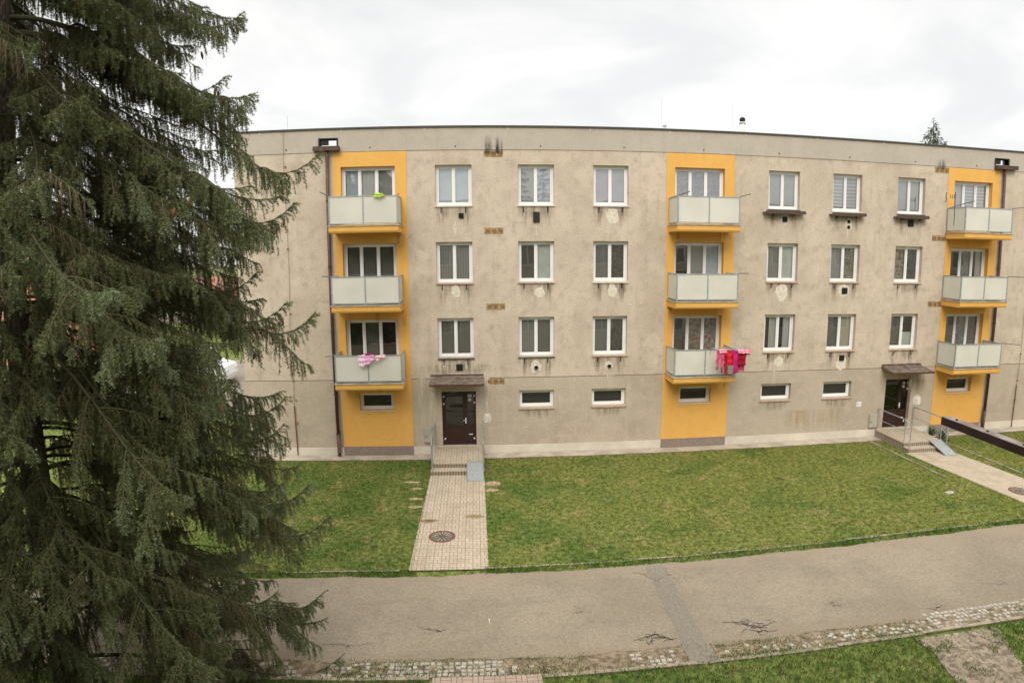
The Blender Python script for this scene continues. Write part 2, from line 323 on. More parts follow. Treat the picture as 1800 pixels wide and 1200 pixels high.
for a, b in DR: holes.append((a, b, 11.62, 11.86))
SEG = lambda x: sum(x > (a+b)/2 for a, b in YEL)
def region(x, z):
    for i, (a, b) in enumerate(YEL):
        if a < x < b and z < ZC-.02: return ('yellow%d' % i if z > .36 else 'ybase%d' % i)
    if z > ZC: return 'cornice'
    if z < .32: return 'plinth'
    if ZG-.012 < z < ZG+.012: return 'groove'
    return 'wall' if z > ZG else 'wall_low'
YOF = {'cornice': -.022, 'plinth': -.03, 'groove': .02, 'wall': 0., 'wall_low': 0.}
xs = sorted({HL, HR, *[v for p in YEL for v in p], *[v for h in holes for v in h[:2]]})
zs = sorted({0., .32, .36, ZG-.012, ZG+.012, ZC-.02, ZC, ZT, *[v for h in holes for v in h[2:]]})
def inhole(x, z): return any(a < x < b and c < z < d for a, b, c, d in holes)
def kind_at(x, z):
    if not (HL < x < HR and 0 < z < ZT): return None
    if inhole(x, z): return 'hole'
    return region(x, z)
def yof(k): return YOF.get(k, -.018 if k.startswith('yellow') else -.025)
facade = {}
for i in range(len(xs)-1):
    for j in range(len(zs)-1):
        x0, x1, z0, z1 = xs[i], xs[i+1], zs[j], zs[j+1]; k = kind_at((x0+x1)/2, (z0+z1)/2)
        if k == 'hole': continue
        mb = facade.setdefault(k+('#%d' % SEG((x0+x1)/2) if k in ('plinth', 'groove', 'wall_low') else ''), MB()); y = yof(k); mb.quad((x0, y, z0), (x1, y, z0), (x1, y, z1), (x0, y, z1))
        mx, mz = (x0+x1)/2, (z0+z1)/2
        for nx, nz, e in ((x0-1e-4, mz, ((x0, z0), (x0, z1))), (x1+1e-4, mz, ((x1, z0), (x1, z1))), (mx, z0-1e-4, ((x0, z0), (x1, z0))), (mx, z1+1e-4, ((x0, z1), (x1, z1)))):
            q = kind_at(nx, nz); yy = None
            if q == 'hole': yy = .30
            elif q is not None and yof(q) > y: yy = yof(q)
            if yy is not None:
                (ax, az), (bx, bz) = e; mb.quad((ax, y, az), (bx, y, bz), (bx, yy, bz), (ax, yy, az))
# shell: sides, back, roof, parapet back
facade['wall'].quad((HL, 0, 0), (HL, 0, ZT), (HL, DEP, ZT), (HL, DEP, 0)).quad((HR, 0, 0), (HR, DEP, 0), (HR, DEP, ZT), (HR, 0, ZT)).quad((HL, DEP, 0), (HR, DEP, 0), (HR, DEP, 11.5), (HL, DEP, 11.5))
fm = {'wall': 'wall', 'wall_low': 'wall_low', 'cornice': 'cornice', 'plinth': 'plinth', 'groove': 'groove'}
nm = {'wall': 'wall', 'wall_low': 'ground_floor_wall', 'cornice': 'parapet', 'plinth': 'plinth', 'groove': 'wall_joint'}
for k, mb in facade.items():
    k = k.split('#')[0]
    if k.startswith('yellow'): mb.build('yellow_wall_panel', M['yellow'], bld)
    elif k.startswith('ybase'): mb.build('panel_base', M['ybase'], bld)
    else: mb.build(nm[k], M[fm[k]], bld)
rf = MB().box(HL+.01, HR-.01, .25, DEP-.01, 11.35, 11.5).build('roof', M['rooffelt'], bld)
par = MB()
for a, b in zip([HL+.02]+[d[1] for d in DR], [d[0] for d in DR]+[HR-.02]): par.box(a, b, .24, .252, 11.5, ZT-.01)
for d in DR: par.box(d[0], d[1], .24, .252, 11.86, ZT-.01); par.box(d[0], d[1], .24, .252, 11.5, 11.62)
par.build('parapet_back', M['cornice'], rf)
MB().box(HL-.03, HR+.03, -.075, .29, ZT, ZT+.055).build('roof_flashing', M['flash'], bld)
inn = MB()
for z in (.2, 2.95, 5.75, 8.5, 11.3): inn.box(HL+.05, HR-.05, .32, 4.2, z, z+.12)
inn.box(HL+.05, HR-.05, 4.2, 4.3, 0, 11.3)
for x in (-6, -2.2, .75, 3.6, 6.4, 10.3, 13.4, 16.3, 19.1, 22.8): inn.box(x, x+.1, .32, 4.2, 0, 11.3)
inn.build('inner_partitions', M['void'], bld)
# left-end fine lightning wires etc. further down

def curtain_mesh(x0, x1, z0, z1, kind, y=.29):
    mb = MB()
    if kind in 'FfCWP' and kind != 'P':
        n = 26; rows = 6; ph = random.uniform(0, 6); fr = random.uniform(50, 75); V = []
        for r in range(rows+1):
            for i in range(n+1):
                t = i/n; s = r/rows; V.append((x0+(x1-x0)*t, y+.018*math.sin(fr*(x0+(x1-x0)*t)+ph+.6*s)*(.5+.5*s), z1+(z0-z1)*s))
        b0 = len(mb.v); mb.v += V
        for r in range(rows):
            for i in range(n): a = b0+r*(n+1)+i; mb.f.append((a, a+1, a+n+2, a+n+1))
    else: mb.quad((x0, y, z0), (x1, y, z0), (x1, y, z1), (x0, y, z1))
    return mb
def make_window(x0, x1, z0, z1, panes, splits, y=.165, sill=None, sillz=.05, fw=.062, glass='glass'):
    """panes: curtain codes; splits: boundaries of the sashes as fractions"""
    f = MB(); d = .07
    f.box(x0, x0+fw, y, y+d, z0, z1).box(x1-fw, x1, y, y+d, z0, z1).box(x0+fw, x1-fw, y+.001, y+d-.001, z1-fw, z1).box(x0+fw, x1-fw, y+.001, y+d-.001, z0, z0+fw)
    ix0, ix1, iz0, iz1 = x0+fw, x1-fw, z0+fw, z1-fw; bd = [ix0+(ix1-ix0)*s for s in splits]
    for i in range(len(bd)-1):
        a, b = bd[i], bd[i+1]; s = .062; yy = y+.018
        if i: f.box(a-.018, a+.018, y-.004, y+.03, iz0, iz1)
        f.box(a+.002, a+s, yy, yy+.05, iz0, iz1).box(b-s, b-.002, yy, yy+.05, iz0, iz1).box(a+s, b-s, yy+.001, yy+.049, iz1-s, iz1).box(a+s, b-s, yy+.001, yy+.049, iz0, iz0+s)
    w = f.build('window', M['white'], bld)
    for i, c in enumerate(panes):
        a, b = bd[i]+.062, bd[i+1]-.062
        MB().quad((a, y+.045, iz0+.05), (b, y+.045, iz0+.05), (b, y+.045, iz1-.05), (a, y+.045, iz1-.05)).build('pane', M[glass], w)
        g = MB().box(a, b, y+.046, y+.05, iz0+.045, iz0+.055)
        if len(c) == 1 and c != '-': curtain_mesh(a-.03, b+.03, iz0, iz1, c).build('curtain', CM[c], w)
        elif len(c) == 2:                       # lower-case second letter: curtain covers one part only
            side, cc = c
            if side == '<': curtain_mesh(a-.03, a+(b-a)*.62, iz0, iz1, cc).build('curtain', CM[cc], w)
            if side == '>': curtain_mesh(a+(b-a)*.45, b+.03, iz0, iz1, cc).build('curtain', CM[cc], w)
            if side == '_': curtain_mesh(a-.03, b+.03, iz0, iz0+(iz1-iz0)*.45, cc).build('curtain', CM[cc], w)
            if side == '^': curtain_mesh(a-.03, b+.03, iz0+(iz1-iz0)*.5, iz1, cc).build('curtain', CM[cc], w)
    if sill:
        MB().prism([(-.045, z0-sillz), (-.045, z0-sillz+.035), (y+.001, z0+.002), (y+.001, z0-sillz)], x0-.03, x1+.03).build('sill', M[sill], w)
    return w
HALF = (0, .5, 1)
PAT = {  # rows top, middle, lower for the six window columns
 0: ['BB', 'VV', 'vv'], 1: ['GB', ['D', 'P'], ['V', 'v']], 2: ['SS', ['g', 'N'], ['g', 'N']],
 3: ['GG', ['V', 'P'], [('>F'), ('>F')]], 4: ['Zz', ['G', 'E'], ['l', 'C']], 5: ['ff', ['E', 'N'], ['l', '_P']]}
SIL = [['sill_w', 'sill_r', 'sill_d'], ['sill_w', 'sill_r', 'sill_d'], ['sill_w', 'sill_w', 'sill_r'], ['sill_d', 'sill_r', 'sill_r'], ['sill_w', 'sill_r', 'sill_r'], ['sill_d', 'sill_r', 'sill_r']]
for c, x in enumerate(WX):
    for r, (z0, z1) in enumerate(ROWS):
        make_window(x+.002, x+WW-.002, z0+.002, z1-.002, list(PAT[c][r]), HALF, sill=SIL[c][r], sillz=.07 if r else .05)
BP = [[['B', 'W', 'G'], ['v', 'v', 'v'], ['K', 'v', 'K']], [['L', 'L', 'L'], ['K', 'G', 'B'], ['D', 'E', 'E']], [['S', 'Z', 'Z'], ['K', 'L', '>F'], ['l', 'L', 'l']]]
for i, (a, b) in enumerate(BWX):
    for r, s in enumerate((8.75, 5.95, 3.15)):
        make_window(a+.002, b-.002, s+.002, s+2.088, BP[i][r], (0, .32, .66, 1), y=.18, fw=.065)
for i, (a, b) in enumerate(GWX): make_window(a+.002, b-.002, 1.792, 2.458, ['D'], (0, 1), y=.16, sill='sill_w', sillz=.05, glass='glass_low')
for x in (1.58, 4.37, 11.31, 14.11): make_window(x+.002, x+WW-.002, 1.792, 2.458, ['D'], (0, 1), y=.16, sill='sill_r', sillz=.075, glass='glass_low')

# brackets, ledges and vents under the flats' windows
for c, x in enumerate(WX):
    for r, (z0, z1) in enumerate(ROWS):
        for bx in (x+.20, x+WW-.24):
            b = MB().tube([(bx, -.004, z0-.06), (bx, -.004, z0-.28)], .015, 5).tube([(bx, -.01, z0-.09), (bx, -.17, z0-.09)], .012, 5).tube([(bx, -.01, z0-.26), (bx+.005, -.15, z0-.10)], .011, 5)
            b.build('flower_box_bracket', M['dark'], bld)
for c, (a, b) in {3: (11.06, 12.80), 4: (13.95, 15.52), 5: (16.95, 18.53)}.items():
    m = MB().box(a, b, -.27, -.02, 9.20, 9.245); m.box(a+.02, b-.03, -.285, -.27, 9.17, 9.30)
    m.build('shelf_board', M['wood'], bld)
def vent_square(x, z, s=.10, patch=None):
    if patch: MB().disc((x, z), patch, patch*1.15, -.008, 0, 18, .13).build('filler_patch', M['patch'], bld)
    v = MB().box(x-s, x+s, -.05, -.009, z-s, z+s).build('wall_vent', M['dark'], bld)
    m = MB()
    for k in range(4): zz = z-s+.025+k*(2*s-.03)/4; m.box(x-s+.015, x+s-.015, -.062, -.051, zz, zz+.012)
    m.build('vent_slats', M['soot'], v)
def vent_pipe(x, z, patch=.17):
    MB().disc((x, z), patch, patch*1.2, -.008, 0, 18, .12).build('filler_patch', M['patch'], bld)
    v = MB().tube([(x, -.009, z), (x, -.12, z+.01)], .075, 12, cap=False).build('flue_pipe', M['galv'], bld)
    MB().tube([(x, -.02, z), (x, -.06, z+.005)], .066, 12).build('flue_hole', M['soot'], v)
def patch(x, z, r0, r1, wob=.16, tail=True):
    MB().disc((x, z), r0, r1, -.008, 0, 18, wob).build('filler_patch', M['patch'], bld)
vent_square(-.5, 9.0, .09); MB().box(2.13, 2.37, -.07, -.004, 8.75, 9.12).build('wall_vent', M['dark'], bld); patch(5.09, 8.96, .24, .27)
patch(-.73, 6.24, .17, .22); patch(2.37, 6.16, .17, .20); patch(5.11, 6.18, .17, .26)
vent_square(-.65, 3.40, .12); vent_pipe(2.23, 3.34, .20)
vent_pipe(5.02, 3.34, .15)
vent_square(12.01, 8.98, .10, .19); patch(14.86, 8.85, .17, .24)
for zz in (8.97, 8.75): MB().tube([(14.86, -.009, zz), (14.86, -.03, zz)], .07, 12).build('flue_hole', M['soot'], bld)
vent_square(17.8, 9.0, .13); patch(11.98, 6.13, .24, .32); vent_square(14.8, 6.2, .12, .24); patch(12.02, 3.34, .19, .20)
vent_square(14.86, 3.45, .11, None); patch(14.87, 3.22, .22, .30)
# exposed brick vents with three dark slots
for x, z, soot in ((.71, 11.24, 1), (.70, 8.44, 0), (.74, 5.66, 0), (.70, 2.84, 0), (19.27, 11.24, 1), (19.27, 8.42, 0), (19.27, 5.66, 0)):
    e = MB().box(x-.36, x+.335, -.007, .0, z-.12, z+.11).build('brick_patch', M['brickpatch'], bld)
    m = MB()
    for k in range(3): MB().box(x-.31+k*.235, x-.16+k*.235, -.011, -.0075, z-.07, z+.05).build('vent_slot', M['slot'], e)
def stain(x0, x1, z0, z1, mat, y=-.004):
    MB().quad((x0, y, z0), (x1, y, z0), (x1, y, z1), (x0, y, z1)).build('stain', M[mat], bld)
for x in (.55, .86): stain(x-.20, x+.20, 11.22, 12.1, 'st_soot', -.027)
for x in (19.1, 19.35): stain(x-.13, x+.13, 11.25, 11.85, 'st_soot', -.027)
rng = random.Random(3); yy = -.0025
for c, x in enumerate(WX):
    for r, (z0, z1) in enumerate(ROWS):
        for bx in (x+.21, x+WW-.23): yy -= .00003; stain(bx-.12, bx+.12, z0-.95, z0-.05, 'st_dark', yy)
        yy -= .00003; stain(x-.1, x+WW+.1, z0-.55, z0-.02, 'st_dark', yy)
        if rng.random() < .8: yy -= .00003; cx = x+.66+rng.uniform(-.15, .15); stain(cx-.16, cx+.16, z0-1.5, z0-.5, 'st_light', yy)
        if c >= 3 and rng.random() < .8: yy -= .00003; cx = x+rng.uniform(.2, 1.1); stain(cx-.12, cx+.12, z0-1.2, z0-.3, 'st_light', yy)
for x in (1.58, 4.37, 11.31, 14.11): yy -= .0001; stain(x+.1, x+WW-.1, 1.3, 1.74, 'st_dark', yy)

stain(12.3, 15.3, .4, 1.35, 'st_ochre', -.012); stain(18.2, 18.62, 1.8, 3.0, 'st_light', -.012); stain(17.9, 19.2, 1.6, 2.95, 'st_dark', -.0115)

# plaster streaks round the first door canopy
for a, b, z0, z1 in ((-2.25, -1.95, .6, 3.5), (-1.82, -1.55, .8, 3.35), (.26, .46, .4, 3.4)):
    stain(a, b, z0, z1, 'st_light', -.0105); stain(a-.03, b+.03, z0, z1, 'st_light', -.0109)
stain(-2.0, .6, 3.15, 3.62, 'st_light', -.0112); stain(-2.2, .7, 3.1, 3.5, 'st_dark', -.0102)

for a, b in YEL:
    for z in (8.40, 5.60, 2.80):
        for q in range(3): yy -= .00002; x = rng.uniform(a+.1, b-.1); stain(x-.10, x+.10, z-rng.uniform(.3, .8), z-.02, 'st_drip', -.019-.0004*q)
# drain outlets and downpipes
for i, (a, b) in enumerate(DR):
    g = MB().box(a-.22 if i == 0 else a-.05, b+.12 if i == 0 else b+.36, -.24, -.022, 11.42, 11.58).build('rainwater_hopper', M['brown'], bld)
    m = MB().box(a-.05, a, -.05, .2, 11.58, 11.90).box(b, b+.05, -.05, .2, 11.58, 11.90).box(a, b, -.05, .2, 11.86, 11.90); m.box(a+.02, a+.30, .0, .12, 11.66, 11.84)
    m.build('outlet_frame', M['dark'], g)
    x = -5.34 if i == 0 else 22.43
    p = MB().tube([(x, -.12, 11.43), (x, -.12, 6), (x, -.12, .75)], .062, 12).build('downpipe', M['brown'], bld, True)
    MB().tube([(x, -.12, .9), (x, -.12, .18), (x, -.20, .06)], .078, 12).build('pipe_foot', M['brown'], p, True)
    for z in (.9, 2.4, 4.8, 7.2, 9.6): MB().tube([(x, -.12, z), (x, -.12, z+.05)], .08, 12).build('pipe_clamp', M['brown'], p)
# lightning conductors
for x, xb in ((-6.93, -7.0), (24.2, 24.16)):
    pts = [(x-.04, .05, ZT+.10), (x-.03, -.10, ZT-.05)]+[(x+.05*math.sin(z), -.05, z) for z in (11, 9, 7, 5, 3.2)]+[(xb, -.05, 2.0)]
    w = MB().tube(pts, .007, 5).build('lightning_conductor', M['rust'], bld)
    MB().tube([(xb, -.055, 2.0), (xb, -.055, .05)], .022, 8).build('conductor_guard', M['rust'], w)
    for z in (10.9, 8.6, 7.9, 5.5, 3.4, 2.2, 1.3): MB().box(x-.02, x+.03, -.06, -.001, z, z+.03).build('wire_clip', M['rust'], w)
MB().tube([(-7.0, .6, 12.2), (-7.0, .6, 12.9)], .006, 5).build('lightning_rod', M['galv'], rf)

# ------------------------------------------------------------------ balconies
def balcony(xl, xr, zf):
    YB = -1.12; z0, z1 = zf-.26, zf
    b = MB().prism([(-.02, z0), (-.02, z1-.035), (YB, z1-.035), (YB, z0+.06), (YB+.03, z0)], xl, xr).build('balcony', M['yellow'], bld)
    MB().box(xl-.03, xr+.03, YB-.03, -.021, z1-.034, z1).build('balcony_edge', M['concrete'], b)
    zr = zf+1.02; r = MB(); x0, x1, yf = xl+.03, xr-.03, YB+.04; t = .021
    for x in (x0, (x0+x1)/2, x1): r.box(x-t, x+t, yf-t, yf+t, zf+.001, zr)
    for x in (x0, x1): r.box(x-t+.001, x+t-.001, -.06, -.021, zf+.001, zr); r.box(x-t*.9, x+t*.9, yf+t, -.061, zr-.04, zr-.002).box(x-t*.9, x+t*.9, yf+t, -.061, zf+.05, zf+.08)
    for a, c in ((x0+t, (x0+x1)/2-t), ((x0+x1)/2+t, x1-t)): r.box(a, c, yf-t*.9, yf+t*.9, zr-.04, zr-.002).box(a, c, yf-t*.9, yf+t*.9, zf+.05, zf+.08)
    r.build('railing', M['galv'], b)
    for a, c in ((x0+.021, (x0+x1)/2-.021), ((x0+x1)/2+.021, x1-.021)): MB().box(a, c, yf-.006, yf+.004, zf+.082, zr-.043).build('glass_panel', M['frost'], b)
    for x in (x0, x1): MB().box(x-.005, x+.005, yf+.03, -.065, zf+.082, zr-.043).build('glass_panel', M['frost'], b)
    return b, x0, x1, yf, zr
BX = [(-5.11, -2.66), (7.24, 9.66), (19.58, 22.02)]; bal = {}
for i, (a, b_) in enumerate(BX):
    for r, z in enumerate((8.67, 5.87, 3.07)):
        o, x0, x1, yf, zr = balcony(a, b_, z); bal[i, r] = (o, x0, x1, yf, zr)
def arm(k, pts):
    MB().tube(pts, .02, 6).build('clothes_line_arm', M['arm'], bal[k][0])
def std(k, s, dx, dz, y0=-.25):
    o, x0, x1, yf, zr = bal[k]; x = x0 if s < 0 else x1; arm(k, [(x, yf, zr+.012), (x+s*dx, yf-.12, zr+dz)])
std((0, 0), -1, .30, .16); std((0, 1), -1, .30, .03); std((0, 2), -1, .32, -.02); std((1, 0), 1, .38, .12); std((1, 1), 1, .38, .02)
std((2, 0), 1, .75, .12); std((2, 1), 1, .95, .0); std((2, 2), 1, .9, -.06)
for k, e in (((1, 0), .16), ((2, 0), .25), ((2, 2), -.08), ((1, 2), -.12)):
    o, x0, x1, yf, zr = bal[k]; arm(k, [(x0, -.1, zr-.01), (x0+.45, yf+.05, zr+e)])
o, x0, x1, yf, zr = bal[0, 0]; arm((0, 0), [(x1, yf, zr), (x1-.05, -.15, zr+.12)])

# ------------------------------------------------------------------ doors, canopies, small wall fittings
for i, (a, b) in enumerate(DOORS):
    y = .17; z0, z1 = .315, 2.46; sp = a+(b-a)*.70
    d = MB().box(a, a+.07, y, y+.08, z0, z1).box(b-.07, b, y, y+.08, z0, z1).box(a+.07, b-.07, y+.001, y+.079, z1-.09, z1).box(sp-.055, sp+.055, y-.01, y+.07, z0, z1-.09)
    d.box(a+.07, sp-.055, y+.01, y+.07, z0, z0+.78).box(sp+.055, b-.07, y+.01, y+.07, z0, z0+.78).box(a+.11, sp-.10, y-.002, y+.01, z0+.16, z0+.70)
    d.box(a+.07, a+.13, y+.012, y+.072, z0+.78, z1-.09).box(sp-.11, sp-.055, y+.012, y+.072, z0+.78, z1-.09).box(a+.13, sp-.11, y+.013, y+.071, z1-.15, z1-.09)
    d = d.build('entrance_door', M['door'], bld)
    MB().quad((a+.13, y+.04, z0+.78), (sp-.11, y+.04, z0+.78), (sp-.11, y+.04, z1-.15), (a+.13, y+.04, z1-.15)).build('door_glass', M['glass_door'], d)
    MB().quad((sp+.055, y+.04, z0+.78), (b-.07, y+.04, z0+.78), (b-.07, y+.04, z1-.09), (sp+.055, y+.04, z1-.09)).build('door_glass', M['glass_door'], d)
    h = MB().box(sp-.03, sp+.01, y-.022, y-.0105, z0+.86, z0+1.08).tube([(sp-.01, -.0+y-.02, z0+.98), (sp-.01, y-.07, z0+.98), (sp-.11, y-.07, z0+.98)], .011, 6)
    h.build('door_handle', M['white'], d)
    MB().box(sp+.10, sp+.25, y-.004, y+.009, z0+.40, z0+.43).build('letter_slot', M['white'], d)
    for px, pz, s in ((a+.06, z1-.24, 1), (a+.06, z1-.52, 1), (b-.06, z1-.22, -1), (b-.06, z1-.48, -1), (a+.08, z0+.24, 1), (b-.08, z0+.24, -1)):
        MB().box(px-.03, px+.03, y-.008, y-.001, pz-.022, pz+.03).box(px-.01+s*.02, px+.02+s*.02, y-.012, y-.0085, pz+.03, pz+.055).build('corner_guard', M['white'], d)
    for pz, w in ((z1-.22, .07), (z1-.37, .055)):
        s_ = MB().box(sp+.15-w, sp+.15+w, y+.034, y+.039, pz-.05, pz+.05).build('notice', M['paper'], d); t_ = MB()
        for q in range(3): t_.box(sp+.15-w+.015, sp+.15+w-.02-.01*q, y+.0325, y+.0335, pz-.03+q*.027, pz-.022+q*.027)
        t_.build('notice_text', M['dark'], s_)
    # canopy
    ca, cb = (-1.74, .24) if i == 0 else (16.84, 18.80)
    c = MB().prism([(-.001, 3.03), (-.03, 3.115), (-.045, 3.11), (-.06, 3.055), (-.92, 2.935), (-.92, 2.875), (-.90, 2.87), (-.90, 2.905), (-.06, 2.95), (-.001, 2.95)], ca, cb).build('canopy', M['canopy'], bld)
    m = MB().box(ca, cb, -.05, -.0015, 3.045, 3.10)
    s = MB()
    for k in range(1, 2): x = ca+(cb-ca)*k/2; s.prism([(-.06, 3.056), (-.92, 2.936), (-.92, 2.951), (-.06, 3.072)], x-.012, x+.012)
    s.build('sheet_seam', M['canopy'], c); MB().box(ca-.005, cb+.005, -.935, -.921, 2.865, 2.942).build('canopy_fascia', M['brown'], c); MB().box(ca, cb, -.052, -.047, 3.05, 3.135).build('wall_flashing', M['brown'], c)
    MB().box((a+b)/2-.16, (a+b)/2+.16, -.75, -.60, 2.845, 2.905).build('canopy_lamp', M['patch'], c)
for x0, x1, z0, z1, pt in ((.27, .46, 1.21, 1.58, 1), (18.66, 18.95, 1.29, 1.66, 1)):
    MB().disc(((x0+x1)/2, (z0+z1)/2), (x1-x0)*.72, (z1-z0)*.66, -.009, 0, 16, .05).build('filler_patch', M['patch'], bld)
    p = MB().box(x0+.03, x1-.03, -.05, -.0095, z0+.03, z1-.03).build('doorbell_panel', M['paper'], bld); 
    for q in range(4):
        for s in range(2): MB().box(x0+.05+s*.06, x0+.085+s*.06, -.055, -.051, z0+.06+q*.06, z0+.095+q*.06).build('bell_button', M['grey_box'], p)
    
for x0, x1, z0, z1 in ((-2.03, -1.75, .50, 1.07), (16.43, 16.83, .42, .99)):
    p = MB().box(x0, x1, -.09, -.0, z0, z1).build('meter_box', M['grey_box'], bld); MB().box(x0+.02, x1-.02, -.098, -.0905, z0+.02, z1-.02).box(x0+.05, x0+.08, -.11, -.099, z0+.22, z0+.27).build('meter_box_door', M['grey_box'], p)
    MB().box(x0+.045, x0+.075, -.115, -.0985, z0+.24, z0+.27).build('lock', M['dark'], p)
p = MB().box(15.77, 16.0, -.015, -.001, 1.34, 1.55).build('house_number_sign', M['paper'], bld)
m = MB().box(15.80, 15.87, -.018, -.0155, 1.44, 1.455).box(15.84, 15.85, -.018, -.0155, 1.44, 1.50).box(15.90, 15.96, -.018, -.0155, 1.47, 1.48); m.build('sign_lettering', m_plain('sign_blue', (.12, .22, .40), .6), p)
MB().box(15.79, 15.84, -.018, -.0155, 1.40, 1.41)

# roof fittings (parts of the building)
MB().box(.72, 1.42, 4, 4.6, 12.98, 13.06).build('vent_cover', M['flash'], rf)
vs = MB().box(.82, 1.32, 4.1, 4.5, 11.5, 12.97).build('vent_shaft', M['cornice'], rf)
c = MB().tube([(11.97, 4, 11.5), (11.97, 4, 13.0), (11.97, 4, 13.42)], .13, 14).build('chimney', M['pipe_w'], rf, True)
MB().tube([(11.97, 4, 13.42), (11.97, 4, 13.46), (11.97, 4, 13.52)], [.15, .15, .10], 14).build('chimney_collar', M['galv'], c)
MB().tube([(11.97, 4, 13.54), (11.97, 4, 13.66), (11.97, 4, 13.72)], [.12, .13, .06], 14).build('chimney_cap', M['dark'], c)
for x in (8.2, 11.51): MB().tube([(x, 4, 11.5), (x, 4, 14.4)], .006, 5).build('roof_antenna', M['galv'], rf)
MB().tube([(8.33, 4, 11.5), (8.33, 4, 13.10), (8.33, 4, 13.2)], [.05, .05, .10], 10).build('roof_vent', M['pipe_w'], rf)
MB().box(20.4, 21.1, 4, 4.5, 11.5, 13.06).build('roof_hatch', M['flash'], rf)
for x in np.arange(HL+1, HR, 3.03): MB().box(x, x+.03, -.035, -.0225, ZT-.12, ZT-.002).build('flashing_clip', M['sill_w'], bld)
for x in np.arange(-6.9, 25, 3.1): MB().box(x, x+.04, -.04, -.0225, 11.50, 11.54).build('bolt_head', M['dark'], bld)

# ------------------------------------------------------------------ entrance steps, ramps, handrails
HX = [(-1.68, .21), (16.78, 18.66)]; place = ['left, brown-canopied', 'right']
for i, (a, b) in enumerate(HX):
    near = 'below the left brown door, by the straight path' if i == 0 else 'below the right brown door, by the slanting path'
    st = thing('entrance_steps', ((a+b)/2, -1, 0), 'low paved landing with two steps ' + near, 'steps', 'entrance landings')
    MB().box(a+.02, b-.02, -1.93, -.035, -.05, .27).build('landing_base', M['riser'], st)
    MB().box(a, b, -1.95, -.031, .271, .31).build('landing', M['pavers'], st)
    MB().box(a+.02, b-.02, -2.30, -1.951, -.05, .125).build('step_base', M['riser'], st)
    MB().box(a, b, -2.32, -1.952, .126, .156).build('step', M['pavers'], st)
    ra, rb = b-.62, b-.04
    rp = thing('ramp', ((ra+rb)/2, -2.4, 0), 'grey steel plate ramp laid over the steps of the ' + ('left' if i == 0 else 'right') + ' entrance', 'ramp', 'steel pram ramps')
    MB().prism([(-1.80, .314), (-1.80, .322), (-1.93, .326), (-2.92, .022), (-2.92, .012), (-1.93, .316)], ra, rb).build('ramp_plate', M['ramp'], rp)
    for x in (ra+.004, rb-.012): MB().prism([(-1.93, .327), (-1.93, .345), (-2.92, .042), (-2.92, .023)], x, x+.008).build('ramp_edge', M['galv'], rp)
    for s, x in ((0, a+.05), (1, b-.05)):
        lab = 'grey steel handrail on the %s side of the %s entrance landing' % (('left', 'right')[s], ('left', 'right')[i])
        h = thing('handrail', (x, -1.2, .31), lab, 'handrail', 'steel handrails at the entrances')
        P = [(-.10, .31), (-1.90, .31), (-2.27, .156)]
        for y, z in P: MB().tube([(x, y, z+.001), (x, y, z+.93)], .019, 8).build('post', M['galv'], h)
        MB().tube([(x, P[0][0], P[0][1]+.93), (x, P[1][0], P[1][1]+.93), (x, P[2][0], P[2][1]+.93)], .021, 8).build('top_rail', M['galv'], h)
        MB().tube([(x, P[0][0]-.02, P[0][1]+.48), (x, P[1][0], P[1][1]+.48), (x, P[2][0]+.02, P[2][1]+.48)], .013, 6).build('middle_rail', M['galv'], h)

# ------------------------------------------------------------------ ground
def K1(x): return -8.88+.022*max(min(x, 24), -14)
def wob(x, a, s): return a*(math.sin(x*1.7+s)+.6*math.sin(x*4.1+2*s)+.4*math.sin(x*9.3+s)+.3*math.sin(x*17.7+3*s))
def struct(name, mb, mat, parent=None):
    o = mb.build(name, mat, parent)
    if parent is None: o['kind'] = 'structure'
    return o
g = MB().quad((-300, -300, -.03), (400, -300, -.03), (400, 400, -.03), (-300, 400, -.03)); struct('ground', g, M['lawn'])
def band(x0, x1, f0, f1, z, step=.12):
    m = MB(); n = int((x1-x0)/step); m.v = []
    for i in range(n+1):
        x = x0+(x1-x0)*i/n; m.v += [(x, f0(x), z), (x, f1(x), z)]
    m.f = [(2*i, 2*i+2, 2*i+3, 2*i+1) for i in range(n)]; return m
R1 = lambda x: K1(x)-.25-.05+wob(x, .035, 1.); R2 = lambda x: -12.5+wob(x, .04, 2.)
rd = struct('road', band(-60, 70, R2, R1, .0, .1), M['asphalt'])
struct('road_verge', band(-60, 70, lambda x: -13.0, lambda x: -12.2, -.006, .5), M['dirt'])
struct('lawn', band(-60, 70, lambda x: K1(x)+.04, lambda x: -.6, -.004, 1.), M['lawn'])
struct('soil_edge', band(HL, HR, lambda x: -.70+wob(x, .03, 2), lambda x: -.55, -.001, .1), M['edge_soil'])
struct('pavement_strip', band(HL, HR, lambda x: -.60+wob(x, .015, 4), lambda x: -.055, .012, .2), M['strip'])
pp = lambda m, nm: m.build(nm, M['asphalt_new'], rd)
m = MB(); n = 40
for k in range(n+1):
    t = k/n; y = -9.2-3.85*t; m.v += [(4.08-.10*t-wob(t*9, .012, 1)-.12*max(0, t-.75), y, .005), (4.56-.08*t+wob(t*9, .012, 3)+.45*max(0, t-.8), y, .005)]
m.f = [(2*k, 2*k+1, 2*k+3, 2*k+2) for k in range(n)]; pp(m, 'asphalt_patch')
